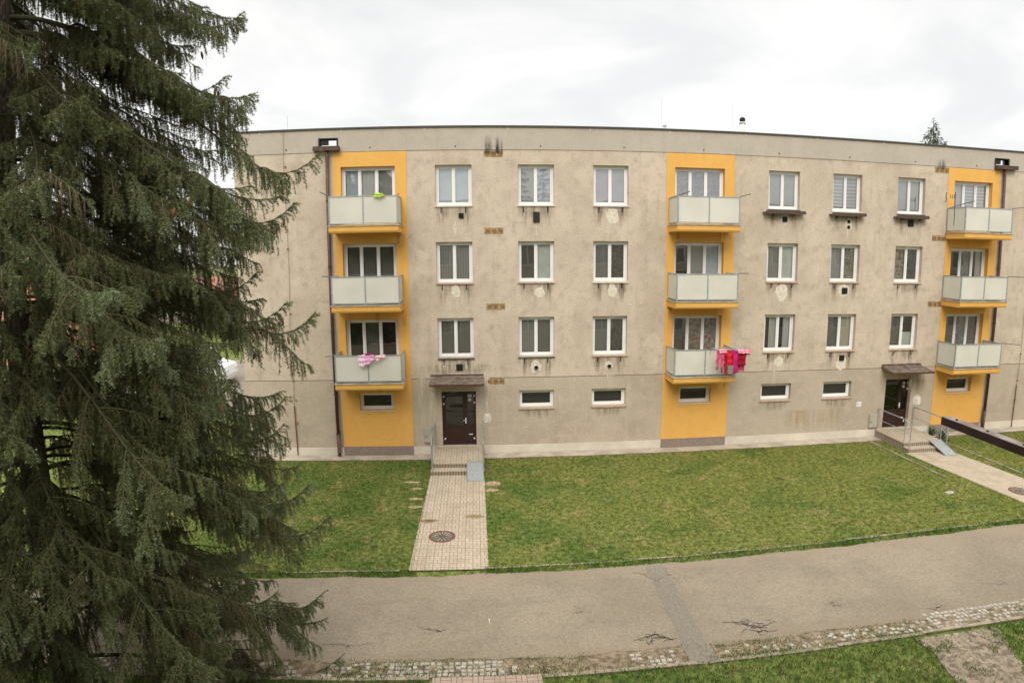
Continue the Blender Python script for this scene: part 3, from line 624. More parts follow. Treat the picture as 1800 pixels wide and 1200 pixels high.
def crack(pts, w=.02, seed=0, depth=0):
    rg = random.Random(seed); L = []
    for (a, b), (c, d) in zip(pts[:-1], pts[1:]):
        k = max(2, int(math.hypot(c-a, d-b)/.06))
        for j in range(k): t = j/k; L.append((a+(c-a)*t+rg.uniform(-.04, .04), b+(d-b)*t+rg.uniform(-.035, .035)))
    L.append(pts[-1]); m = MB()
    for j, (x, y) in enumerate(L): ww = .5*w*rg.uniform(.15, 1.5)*(.3+.7*math.sin(math.pi*(j+.5)/len(L))); m.v += [(x-ww*.3, y-ww, .007), (x+ww*.3, y+ww, .007)]
    m.f = [(2*j, 2*j+2, 2*j+3, 2*j+1) for j in range(len(L)-1)]; m.build('crack', M['crack'], rd)
    if depth == 0:
        for q in range(5):
            x, y = L[rg.randrange(len(L))]; a = rg.uniform(0, 6.28); l = rg.uniform(.12, .4); crack([(x, y), (x+l*.5*math.cos(a), y+l*.35*math.sin(a)), (x+l*math.cos(a+.5), y+l*.7*math.sin(a+.5))], w*.6, seed*10+q+1, 1)
for s, (pts, w) in enumerate([([(7.83, -11.3), (7.86, -11.5), (7.75, -11.8), (7.62, -12.2)], .012), ([(7.86, -11.5), (7.95, -11.75)], .01), ([(3.05, -12.15), (3.35, -12.05), (3.55, -12.02), (3.85, -12.25)], .035), ([(3.45, -12.05), (3.4, -12.3)], .03),
    ([(5.1, -11.75), (5.5, -11.95), (5.75, -12.1), (6.0, -12.02), (6.25, -11.95)], .03), ([(5.5, -11.95), (5.6, -12.2), (5.8, -12.25)], .035), ([(5.75, -12.1), (5.9, -12.3)], .03), ([(9.75, -12.1), (10.0, -12.22), (10.3, -12.15), (10.5, -12.05)], .018),
    ([(3.95, -9.6), (4.1, -9.75), (4.15, -9.95)], .02), ([(4.5, -9.5), (4.62, -9.8), (4.7, -10.1)], .015), ([(-1.3, -11.4), (-.9, -11.5), (-.7, -11.45)], .014), ([(2.0, -10.7), (2.2, -11.0)], .01), ([(12, -11.5), (12.5, -11.7)], .01), ([(-3.5, -11.9), (-2.6, -12.0), (-2.2, -11.9)], .014)]): crack(pts, w, s)
# kerbs: each concrete edging row is one thing
def kerb_row(x0, x1, fy, w, z, label, L=1.0, skip=()):
    t = thing('kerb', ((x0+x1)/2, fy((x0+x1)/2), 0), label, 'kerb'); x = x0; m = MB(); rg = random.Random(int(x0*7))
    while x < x1-.05:
        e = min(x+L, x1)
        if not any(a < (x+e)/2 < b for a, b in skip):
            dz = rg.uniform(-.014, .010); dy = rg.uniform(-.012, .012); y0 = fy(x)+dy; y1 = fy(e)+dy
            n = len(m.v); m.v += [(x, y0-w, -.1), (e-.012, y1-w, -.1), (e-.012, y1+w, -.1), (x, y0+w, -.1), (x, y0-w, z+dz), (e-.012, y1-w, z+dz), (e-.012, y1+w, z+dz), (x, y0+w, z+dz)]
            m.f += [tuple(n+i for i in q) for q in ((4, 5, 6, 7), (0, 1, 5, 4), (2, 3, 7, 6), (1, 2, 6, 5), (3, 0, 4, 7))]
        x = e
    m.build('kerb_stones', M['kerb'], t)
kerb_row(-14, 30, K1, .032, .006, 'thin concrete edging between the big lawn and the far side of the asphalt road', skip=((-1.75, .2), (17.2, 19.4)))
kerb_row(-9, -1, lambda x: -13.03, .045, .016, 'broken concrete edging at the near roadside, left of the reddish paver path')
kerb_row(1.1, 14, lambda x: -13.06+.012*(x-1), .045, .016, 'pale concrete edging along the near roadside, right of the reddish paver path')
def kerb_line(x0, y0, x1, y1, label):
    t = thing('kerb', ((x0+x1)/2, (y0+y1)/2, 0), label, 'kerb'); m = MB(); n = 5
    for k in range(n):
        a, b = k/n, (k+.97)/n; xa, ya, xb, yb = x0+(x1-x0)*a, y0+(y1-y0)*a, x0+(x1-x0)*b, y0+(y1-y0)*b; q = len(m.v)
        m.v += [(xa-.028, ya, -.1), (xb-.028, yb, -.1), (xb+.028, yb, -.1), (xa+.028, ya, -.1), (xa-.028, ya, .04), (xb-.028, yb, .04), (xb+.028, yb, .04), (xa+.028, ya, .04)]
        m.f += [tuple(q+i for i in w) for w in ((4, 5, 6, 7), (0, 1, 5, 4), (2, 3, 7, 6), (1, 2, 6, 5), (3, 0, 4, 7))]
    m.build('kerb_stones', M['kerb'], t)
kerb_line(16.13, -.62, 16.28, -5.1, 'short concrete edging in the lawn left of the slanting path')
kerb_line(19.36, -1.9, 19.46, -5.3, 'short concrete edging in the grass right of the slanting path')
# paths
def path(name, L, Rr, ys, mat, z=.006):
    m = MB(); m.poly([(L[0], ys[0], z), (L[1], ys[1], z), (Rr[1], ys[1], z), (Rr[0], ys[0], z)]); m.f[-1] = m.f[-1]
    return struct(name, m, mat)
path('path', (-1.69, -1.79), (.20, .19), (-2.315, -8.93), M['pavers'])
path('path', (16.63, 17.35), (18.70, 19.45), (-2.315, -8.5), M['pavers'])
path('path', (-.95, -1.0), (1.08, 1.1), (-13.0, -20), M['pavers_red'])
def manhole(x, y, r, label):
    t = thing('manhole_cover', (x, y, .01), label, 'manhole cover', 'round manhole covers'); n = 36
    ring = MB(); 
    for k in range(n):
        a, b = 2*math.pi*k/n, 2*math.pi*(k+1)/n; f = lambda rr, w, z: (x+rr*math.cos(w), y+rr*math.sin(w), z)
        ring.quad(f(r, a, .012), f(r, b, .012), f(r*.9, b, .018), f(r*.9, a, .018)).quad(f(r*.9, a, .018), f(r*.9, b, .018), f(r*.88, b, .010), f(r*.88, a, .010))
    ring.build('rim', M['rust'], t)
    MB().poly([(x+r*.88*math.cos(2*math.pi*k/n), y+r*.88*math.sin(2*math.pi*k/n), .0105) for k in range(n)]).build('lid', m_plain('cast_iron', (.10, .075, .06), .8, var=.3, scale=30), t)
    m = MB()
    for k in range(16):
        w = 2*math.pi*k/16; c, s = math.cos(w), math.sin(w); a, b = (.25 if k % 2 else .45)*r, .8*r; h = .018
        m.quad((x+a*c-h*s, y+a*s+h*c, .0165), (x+a*c+h*s, y+a*s-h*c, .0165), (x+b*c+h*s, y+b*s-h*c, .0165), (x+b*c-h*s, y+b*s+h*c, .0165))
    m.build('lid_ribs', M['kerb'], t)
manhole(-1.05, -7.07, .37, 'round rusty manhole cover in the straight paved path')
manhole(17.95, -6.68, .38, 'round manhole cover in the slanting path at the right edge')
# worn dirt path in the near grass
m = MB(); ptsL = [(8.8, -13.1), (8.9, -13.6), (8.75, -14.2), (8.6, -15), (8.8, -17)]; ptsR = [(10.9, -13.1), (10.75, -13.5), (10.4, -14.1), (10.5, -15), (10.9, -17)]
for (a, b), (c, d) in zip(ptsL, ptsR): m.v += [(a, b, -.008), (c, d, -.008)]
m.f = [(2*k, 2*k+1, 2*k+3, 2*k+2) for k in range(4)]; struct('dirt_path', m, M['worn'])
# setts
def setts():
    m = MB(); rg = random.Random(5)
    def area(x0, x1, y0, y1, keep, s=.115):
        x = x0
        while x < x1:
            y = y0+rg.uniform(0, .02)
            while y < y1:
                if rg.random() < keep(x, y):
                    w, h = s*rg.uniform(.38, .47), s*rg.uniform(.36, .46); cx, cy_ = x+rg.uniform(-.012, .012), y+rg.uniform(-.012, .012); z = rg.uniform(.002, .016); n = len(m.v); an = rg.uniform(-.12, .12)
                    for zz, f in ((-.05, 1), (z-.012, 1), (z, .8)):
                        for sx, sy in ((-1, -1), (1, -1), (1, 1), (-1, 1)):
                            dx, dy = sx*w*f*rg.uniform(.9, 1), sy*h*f*rg.uniform(.9, 1); m.v.append((cx+dx*math.cos(an)-dy*math.sin(an), cy_+dx*math.sin(an)+dy*math.cos(an), zz))
                    for lv in (0, 4):
                        for k in range(4): j = (k+1) % 4; m.f.append((n+lv+k, n+lv+j, n+lv+4+j, n+lv+4+k))
                    m.f.append((n+8, n+9, n+10, n+11))
                y += s
            x += s
    area(-2.1, .35, -12.95, -12.52, lambda x, y: .93 if x > -1.8 else .5)
    area(.35, 1.1, -12.9, -12.6, lambda x, y: .2)
    area(2.9, 3.75, -12.98, -12.62, lambda x, y: .62)
    area(4.8, 7.2, -12.9, -12.6, lambda x, y: .3 if y < -12.7 else .15)
    area(7.2, 9.6, -12.85, -12.55, lambda x, y: .45)
    area(9.6, 13.5, -12.85, -12.35, lambda x, y: .8 if y > -12.75 else .45)
    area(-9, -2.2, -12.95, -12.5, lambda x, y: .4)
    o = m.build('cobblestones', M['cobble']); tag(o, 'pale granite setts half sunk in the near edge of the road', None, None, 'stuff'); return o
setts()
# grass blades
def in_any(x, y, rects):
    r = np.zeros(len(x), bool)
    for a, b, c, d in rects: r |= (x > a) & (x < b) & (y > c) & (y < d)
    return r
WORN = [(.45, -3.15, .2, 1.4), (.42, -3.75, .12, 1.8), (-2.05, -3.5, .08, 2.6), (-2.02, -4.35, .10, 2.2), (-1.98, -5.0, .09, 2.4), (-2.3, -2.9, .07, 4)]
def blades(name, n, x0, x1, fy0, fy1, label, mat, hmin=.03, hmax=.075, skip=(), keepfn=None, seed=1, w=.009):
    rg = np.random.default_rng(seed); x = rg.uniform(x0, x1, n); t = rg.random(n); y = fy0(x)+(fy1(x)-fy0(x))*t
    ok = ~in_any(x, y, skip)
    if keepfn is not None: ok &= keepfn(x, y, rg)
    for wx_, wy_, wr_, st in WORN:
        q = ((x-wx_)/st)**2+(y-wy_)**2; ok &= ~((q < (1.15*wr_)**2*(.4+1.1*rg.random(n))) & (rg.random(n) < .9))
    x, y = x[ok], y[ok]; n = len(x)
    clump = .5+.5*np.sin(x*2.3+1.3*np.sin(y*1.9))*np.sin(y*2.7+1.1*np.sin(x*3.1)); h = hmin+(hmax-hmin)*(rg.random(n)*.6+clump*.4)
    a = rg.uniform(0, 2*np.pi, n); ww = w*rg.uniform(.6, 1.3, n); lean = rg.normal(0, .6, (n, 2))*h[:, None]
    V = np.empty((n, 3, 3), np.float32); V[:, 0] = np.stack([x-ww*np.cos(a), y-ww*np.sin(a), np.full(n, -.012)], 1); V[:, 1] = np.stack([x+ww*np.cos(a), y+ww*np.sin(a), np.full(n, -.012)], 1)
    V[:, 2] = np.stack([x+lean[:, 0], y+lean[:, 1], h], 1); tone = np.clip(rg.normal(.5, .2, n), 0, 1)
    o = nmesh(name, V.reshape(-1, 3), np.arange(3*n).reshape(-1, 3), mat, attr=np.repeat(tone, 3)); tag(o, label, None, None, 'stuff'); return o
A_ = lambda c: (lambda x: np.full_like(x, c)); K1v = lambda x: -8.88+.022*np.clip(x, -14, 24)
SK = [(-1.69, .17, -9.2, -2.3), (-1.72, .26, -2.4, 0), (16.70, 18.72, -2.4, 0)]
def keep_path2(x, y, rg):
    tt = (-y-2.315)/6.185; return ~((x > 16.63+.72*tt) & (x < 18.72+.75*tt) & (y < -2.2))
LX0 = -15
blades('grass', 400000, LX0, 30, lambda x: K1v(x)-.02, A_(-.66), 'short patchy green and yellowish lawn in front of the building', M['grass'], skip=SK, keepfn=keep_path2, hmin=.02, hmax=.06)
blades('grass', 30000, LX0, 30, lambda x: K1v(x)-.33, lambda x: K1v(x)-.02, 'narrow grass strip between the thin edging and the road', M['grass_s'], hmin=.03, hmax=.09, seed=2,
       keepfn=lambda x, y, rg: (rg.random(len(x)) < .35+.65*(np.sin(x*2.1)*.5+.5)) & ~((x > -1.6) & (x < .1) & (rg.random(len(x)) < .9)) & (rg.random(len(x)) < np.clip((y-(K1v(x)-.36))/.12, .1, 1)))
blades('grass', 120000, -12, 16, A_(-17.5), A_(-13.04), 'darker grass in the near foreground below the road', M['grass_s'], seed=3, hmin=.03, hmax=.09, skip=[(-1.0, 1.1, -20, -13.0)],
       keepfn=lambda x, y, rg: ~((x > 8.95+.1*(y+13)+.10*np.sin(y*5)+.05*np.sin(y*13+x*3)) & (x < 10.7+.3*(y+13)+.12*np.sin(y*4+1)+.06*np.sin(y*11)) & (y > -17) & (rg.random(len(x)) < .97-.75*(np.sin(x*5+2*np.sin(y*3))*np.sin(y*4.3+x) > .62))))
blades('grass', 30000, -12, 16, A_(-13.03), A_(-12.45), 'tufts of grass and weeds among the sunken setts', M['grass_s'], seed=4, hmin=.015, hmax=.055,
       keepfn=lambda x, y, rg: (rg.random(len(x)) < np.clip(.25+.9*np.sin(x*1.3+.5)*np.sin(x*.47), .06, .95)*np.where(y < -12.86, 2.4, .6)))
for wx_, wy_, wr_, st_w in WORN:
    m = MB(); m.poly([(wx_+wr_*1.1*st_w*f_*math.cos(a_), wy_+wr_*1.1*f_*math.sin(a_), -.002) for a_, f_ in [(2*math.pi*k/16, random.uniform(.8, 1.15)) for k in range(16)]]); struct('bare_soil', m, M['soil'])
blades('dry_grass', 2600, -1.75, -1.15, A_(-6.25), A_(-5.85), 'straw-coloured dry grass growing in a joint at the left edge of the straight path', M['straw'], seed=8, hmin=.01, hmax=.05, keepfn=lambda x, y, rg: ((x+1.5)/.26)**2+((y+6.05)/.11)**2 < .3+rg.random(len(x)))
blades('dry_grass', 2600, -.55, .2, A_(-6.0), A_(-5.5), 'straw-coloured dry grass growing in a joint at the right edge of the straight path', M['straw'], seed=9, hmin=.01, hmax=.05, keepfn=lambda x, y, rg: ((x+.15)/.3)**2+((y+5.8)/.14)**2 < .3+rg.random(len(x)))
# stone lying in the lawn
m = MB(); rg = random.Random(9); 
for z, f in ((-.02, 1), (.03, .95), (.055, .6)):
    for k in range(9): w = 2*math.pi*k/9; m.v.append((15.38+.19*f*math.cos(w)*rg.uniform(.85, 1.1), -6.28+.11*f*math.sin(w)*rg.uniform(.85, 1.1), z))
for lv in (0, 9):
    for k in range(9): j = (k+1) % 9; m.f.append((lv+k, lv+j, lv+9+j, lv+9+k))
m.f.append(tuple(range(18, 27))); tag(m.build('stone', M['concrete']), 'pale flat stone lying alone in the lawn near the slanting path', 'stone')
# yucca
yc = thing('yucca_plant', (19.15, -.85, 0), 'spiky grey-green yucca growing beside the right entrance landing', 'plant'); rg = random.Random(2)
for cx, cyy, hh in ((19.0, -.85, .25), (19.4, -1.05, .15)):
    m = MB()
    for k in range(70):
        a = rg.uniform(0, 2*math.pi); el = rg.uniform(.15, 1.45); L = rg.uniform(.35, .62); c, s = math.cos(a), math.sin(a); w = .022
        p0 = (cx, cyy, hh*.6); p1 = (cx+c*L*.6*math.cos(el), cyy+s*L*.6*math.cos(el), hh*.6+L*.6*math.sin(el)); p2 = (cx+c*L*math.cos(el*.9), cyy+s*L*math.cos(el*.9), hh*.6+L*math.sin(el*.9)-.03)
        m.quad((p0[0]-s*w*.6, p0[1]+c*w*.6, p0[2]), (p0[0]+s*w*.6, p0[1]-c*w*.6, p0[2]), (p1[0]+s*w, p1[1]-c*w, p1[2]), (p1[0]-s*w, p1[1]+c*w, p1[2])); m.poly([(p1[0]-s*w, p1[1]+c*w, p1[2]), (p1[0]+s*w, p1[1]-c*w, p1[2]), p2])
    m.build('leaf_rosette', m_plain('yucca_leaf', (.10, .145, .085), .6, var=.35, scale=14), yc)
MB().tube([(19.0, -.85, -.02), (19.0, -.85, .18)], .05, 7).build('stem', M['limb'], yc); MB().tube([(19.4, -1.05, -.02), (19.4, -1.05, .12)], .05, 7).build('stem', M['limb'], yc)

# ------------------------------------------------------------------ laundry and things on balconies
def cloth(name, outline, y, label, cat, colr, group=None, seed=0, amp=.03, parent=None, trim=None):
    """a hanging garment: outline (x,z) filled by a rippled sheet with thickness"""
    rg = random.Random(seed); xs_ = [p[0] for p in outline]; zs_ = [p[1] for p in outline]; x0, x1, z0, z1 = min(xs_), max(xs_), min(zs_), max(zs_)
    n, r = 22, 22; m = MB(); idx = {}
    def inside(x, z):
        c = False; j = len(outline)-1
        for i in range(len(outline)):
            xi, zi = outline[i]; xj, zj = outline[j]
            if (zi > z) != (zj > z) and x < (xj-xi)*(z-zi)/(zj-zi)+xi: c = not c
            j = i
        return c
    ph = rg.uniform(0, 6)
    def V(i, k):
        if (i, k) not in idx:
            x = x0+(x1-x0)*i/n; z = z0+(z1-z0)*k/r; yy_ = y+amp*math.sin(i*.9+ph+.12*k)*(1.1-k/r)+amp*.4*math.sin(k*.7+ph)
            idx[i, k] = len(m.v); m.v.append((x+.006*math.sin(k*1.1), yy_, z))
        return idx[i, k]
    for i in range(n):
        for k in range(r):
            if inside(x0+(x1-x0)*(i+.5)/n, z0+(z1-z0)*(k+.5)/r): m.f.append((V(i, k), V(i+1, k), V(i+1, k+1), V(i, k+1)))
    o = m.build(name, m_cloth(name+'_fabric', colr), parent, True); md = o.modifiers.new('thickness', 'SOLIDIFY'); md.thickness = .006
    if parent is None: tag(o, label, cat, group)
    return o
rk = thing('drying_rack', (9.25, -1.3, 4.12), 'wire drying rack hooked over the balcony rail, hung with red laundry', 'drying rack')
m = MB(); zt = 4.16
for y in (-1.16, -1.32, -1.5, -1.66): m.tube([(8.6, y, zt), (9.95, y, zt)], .006, 5)
for x in (8.6, 9.28, 9.95): m.tube([(x, -1.0, zt+.03), (x, -1.14, zt+.01), (x, -1.70, zt)], .008, 5)
m.build('rack_bars', M['galv'], rk)
for x in (8.62, 9.6): MB().tube([(x, -1.16, zt), (x, -1.13, zt-.25)], .008, 5).build('rack_hook', M['galv'], rk)
def shirt(cx, zt_, w, h, sl): return [(cx-w/2, zt_), (cx+w/2, zt_), (cx+w/2+sl, zt_-.14), (cx+w/2+sl*.6, zt_-.2), (cx+w/2, zt_-.12), (cx+w/2-.02, zt_-h), (cx-w/2+.02, zt_-h), (cx-w/2, zt_-.12), (cx-w/2-sl*.6, zt_-.2), (cx-w/2-sl, zt_-.14)]
def pants(cx, zt_, w, h): return [(cx-w/2, zt_), (cx+w/2, zt_), (cx+w/2-.01, zt_-h), (cx+.05, zt_-h), (cx+.01, zt_-h*.35), (cx-.03, zt_-h*.35), (cx-.06, zt_-h*.9), (cx-w/2+.01, zt_-h*.9)]
GL = 'laundry on the drying rack'
cloth('trousers', pants(8.80, 4.15, .30, .78), -1.69, 'rose pink trousers hanging at the left end of the drying rack', 'laundry', (.60, .09, .17), GL, 1)
cloth('trousers', pants(9.0, 4.13, .24, .92), -1.60, 'bright red trousers with long legs hanging second from the left on the rack', 'laundry', (.50, .025, .05), GL, 2)
cloth('shirt', shirt(9.22, 4.15, .34, .56, .10), -1.71, 'scarlet shirt in the middle of the drying rack', 'laundry', (.62, .025, .04), GL, 3)
cloth('shirt', shirt(9.36, 4.15, .16, .86, .05), -1.77, 'magenta pink knotted top hanging down the middle of the drying rack', 'laundry', (.48, .03, .18), GL, 4)
cloth('shirt', shirt(9.62, 4.14, .40, .55, .13), -1.70, 'dark crimson shirt near the right end of the drying rack', 'laundry', (.30, .012, .03), GL, 5)
cloth('towel', [(9.46, 4.1), (9.84, 4.12), (9.83, 3.35), (9.48, 3.3)], -1.53, 'deep pink towel behind the dark crimson shirt', 'laundry', (.55, .09, .17), GL, 6)
cloth('towel', [(9.02, 4.04), (9.16, 4.04), (9.20, 3.2), (9.05, 3.24)], -1.50, 'grey-violet cloth hanging behind the scarlet shirt', 'laundry', (.20, .13, .18), GL, 7)
cloth('towel', [(8.72, 4.2), (9.0, 4.22), (9.05, 4.06), (8.75, 4.03)], -1.73, 'pale pink cloth draped over the rack above the rose trousers', 'laundry', (.80, .38, .44), GL, 8)
cloth('towel', [(9.42, 4.16), (9.98, 4.22), (9.95, 4.04), (9.6, 4.02), (9.45, 4.07)], -1.78, 'light pink cloth draped over the right end of the rack', 'laundry', (.80, .35, .42), GL, 9)
GP = 'laundry on the left balcony rail'
cloth('shirt', [(-4.22, 4.11), (-3.95, 4.13), (-3.86, 3.95), (-3.95, 3.80), (-4.05, 3.66), (-4.18, 3.74)], -1.22, 'white and pink baby top over the left balcony rail', 'laundry', (.84, .60, .72), GP, 11)
cloth('shirt', [(-3.98, 4.10), (-3.62, 4.12), (-3.66, 3.92), (-3.90, 3.74), (-3.97, 3.82)], -1.25, 'small lilac-pink top in the middle of the left balcony laundry', 'laundry', (.78, .42, .62), GP, 12, .02)
cloth('sock', [(-4.0, 4.16), (-3.66, 4.16), (-3.68, 4.07), (-3.98, 4.06)], -1.17, 'dark raspberry pants folded over the top of the left balcony rail', 'laundry', (.35, .04, .14), GP, 13, .01)
cloth('towel', [(-3.60, 4.08), (-3.22, 4.13), (-3.24, 4.04), (-3.45, 3.96), (-3.52, 3.84), (-3.58, 3.92)], -1.21, 'light salmon cloth at the right end of the left balcony laundry', 'laundry', (.85, .50, .55), GP, 14)
cloth('cleaning_cloth', [(-3.50, 9.70), (-3.38, 9.77), (-3.18, 9.74), (-3.10, 9.66), (-3.24, 9.64), (-3.29, 9.57), (-3.42, 9.62), (-3.50, 9.60)], -1.19, 'lime green cloth over the rail of the top left balcony', 'cloth', (.42, .62, .08), None, 15)
lt = MB().quad((.13, -11.10, .010), (.150, -11.10, .015), (.165, -11.20, .012), (.148, -11.21, .010)).quad((.148, -11.205, .010), (.165, -11.20, .013), (.148, -11.29, .014), (.135, -11.29, .010)).build('litter', M['patch'])
tag(lt, 'thin white scrap lying on the asphalt, in line with the straight path', 'litter')
# bucket on middle left balcony
bk = thing('laundry_tub', (-3.15, -.8, 5.88), 'pale green tub standing behind the frosted panel of the middle left balcony', 'tub')
MB().tube([(-3.15, -.8, 5.90), (-3.15, -.8, 6.15), (-3.15, -.8, 6.35)], [.14, .17, .2], 16).build('tub_body', m_plain('mint_plastic', (.35, .60, .48), .4), bk, True)
# aerial on the top right balcony
ae = thing('tv_aerial', (19.05, -1.05, 9.0), 'small black tv aerial clamped to the top right balcony', 'aerial')
MB().tube([(19.12, -1.0, 8.9), (19.12, -1.0, 10.25)], .014, 6).build('mast', M['dark'], ae)
MB().tube([(19.15, -1.0, 10.06), (18.70, -1.0, 10.08)], .010, 5).build('boom', M['galv'], ae)
MB().tube([(18.70, -1.0, 10.22), (18.66, -1.0, 10.08), (18.70, -1.0, 9.95), (18.64, -1.02, 9.84)], .018, 6).build('reflector', M['dark'], ae)
for x in (18.9, 19.0, 19.08): MB().tube([(x, -1.0, 10.0), (x, -1.0, 10.15)], .012, 5).build('element', M['dark'], ae)

# metal arm sticking out from the photographer's building
bm = thing('metal_arm', (2.08, -20.53, 7.03), 'dark brown metal arm with bolts reaching in from the right edge, close to the camera', 'metal arm')
MB().box(2.072, 2.122, -23.45, -20.53, 7.002, 7.036).build('arm_bar', m_plain('arm_brown_paint', (.040, .020, .017), .5, var=.25, scale=22), bm)
MB().box(2.0725, 2.1215, -23.44, -20.532, 7.0365, 7.0385).build('arm_top_face', m_plain('dusty_brown', (.22, .15, .13), .8, var=.25, scale=12, c2=(.33, .27, .23)), bm)
for k, y in enumerate((-20.60, -20.78, -20.97, -21.15)):
    MB().tube([(2.095, y, 7.038), (2.095, y, 7.043)], .006, 8).build('bolt', M['dark'], bm)

# ------------------------------------------------------------------ facing block (behind the camera; it closes the yard and shows in the panes)
fb = thing('facing_building', (5, -30, 0), 'plain grey block on the near side of the yard, only mirrored in the windows', 'building')
MB().box(-22, 66, -34, -23.5, 0, 11.4).build('wall', m_render('facing_render', (.40, .35, .28), (.36, .31, .25), (.3, .26, .2)), fb)
M['fpane'] = m_plain('facing_pane', (.16, .155, .145), .5)
for x in np.arange(-20, 64, 2.9):
    for z in (1.5, 3.8, 6.6, 9.2):
        fw_ = MB().box(x, x+1.4, -23.499, -23.47, z, z+1.4).build('window', M['sill_w'], fb)
        for q in (.08, .74): MB().box(x+q, x+q+.58, -23.469, -23.46, z+.08, z+1.32).build('pane', M['fpane'], fw_)


# ------------------------------------------------------------------ conifers
def norm(v): return v/(np.linalg.norm(v, axis=-1, keepdims=True)+1e-9)
def needles_on(segs, per_m, nl, nw, tone, rg, spread=.85):
    """segs (N,2,3) -> triangles; one thin triangle for every needle"""
    A, B = segs[:, 0], segs[:, 1]; L = np.linalg.norm(B-A, axis=1); n = np.maximum(0, np.floor(L*per_m+rg.random(len(L)))).astype(int)
    idx = np.repeat(np.arange(len(L)), n); m = len(idx); t = rg.random(m)[:, None]; T = norm(B-A)[idx]; P = A[idx]+(B-A)[idx]*t
    r = rg.normal(size=(m, 3)); r = norm(r-T*(r*T).sum(1, keepdims=True)); d = norm(T*.55+r*spread+np.array([0, 0, .12])); l = nl*rg.uniform(.7, 1.15, (m, 1)); w = norm(np.cross(d, rg.normal(size=(m, 3))))*nw*.5
    V = np.stack([P-w, P+w, P+d*l], 1).astype(np.float32); tn = np.clip(tone[idx]+rg.normal(0, .09, m), 0, 1); return V, tn
def tubes(polys, r0, r1, sides=3):
    """polys (N,K,3) -> tapered tubes as triangles"""
    N, K, _ = polys.shape; T = norm(np.gradient(polys, axis=1)); ref = np.array([.31, .17, .93]); a = norm(np.cross(T, ref)); b = np.cross(T, a)
    rad = (r0[:, None]*(1-np.linspace(0, 1, K))+r1[:, None]*np.linspace(0, 1, K))[:, :, None]; an = np.arange(sides)*2*np.pi/sides
    V = polys[:, :, None, :]+rad[..., None]*(a[:, :, None, :]*np.cos(an)[None, None, :, None]+b[:, :, None, :]*np.sin(an)[None, None, :, None])
    base = (np.arange(N)*K*sides)[:, None, None]+(np.arange(K-1)*sides)[None, :, None]; k = np.arange(sides)[None, None, :]; k2 = (k+1) % sides
    p, q, r, s = base+k, base+k2, base+sides+k2, base+sides+k
    F_ = np.concatenate([np.stack([p, q, r], -1).reshape(-1, 3), np.stack([p, r, s], -1).reshape(-1, 3)]); return V.reshape(-1, 3), F_

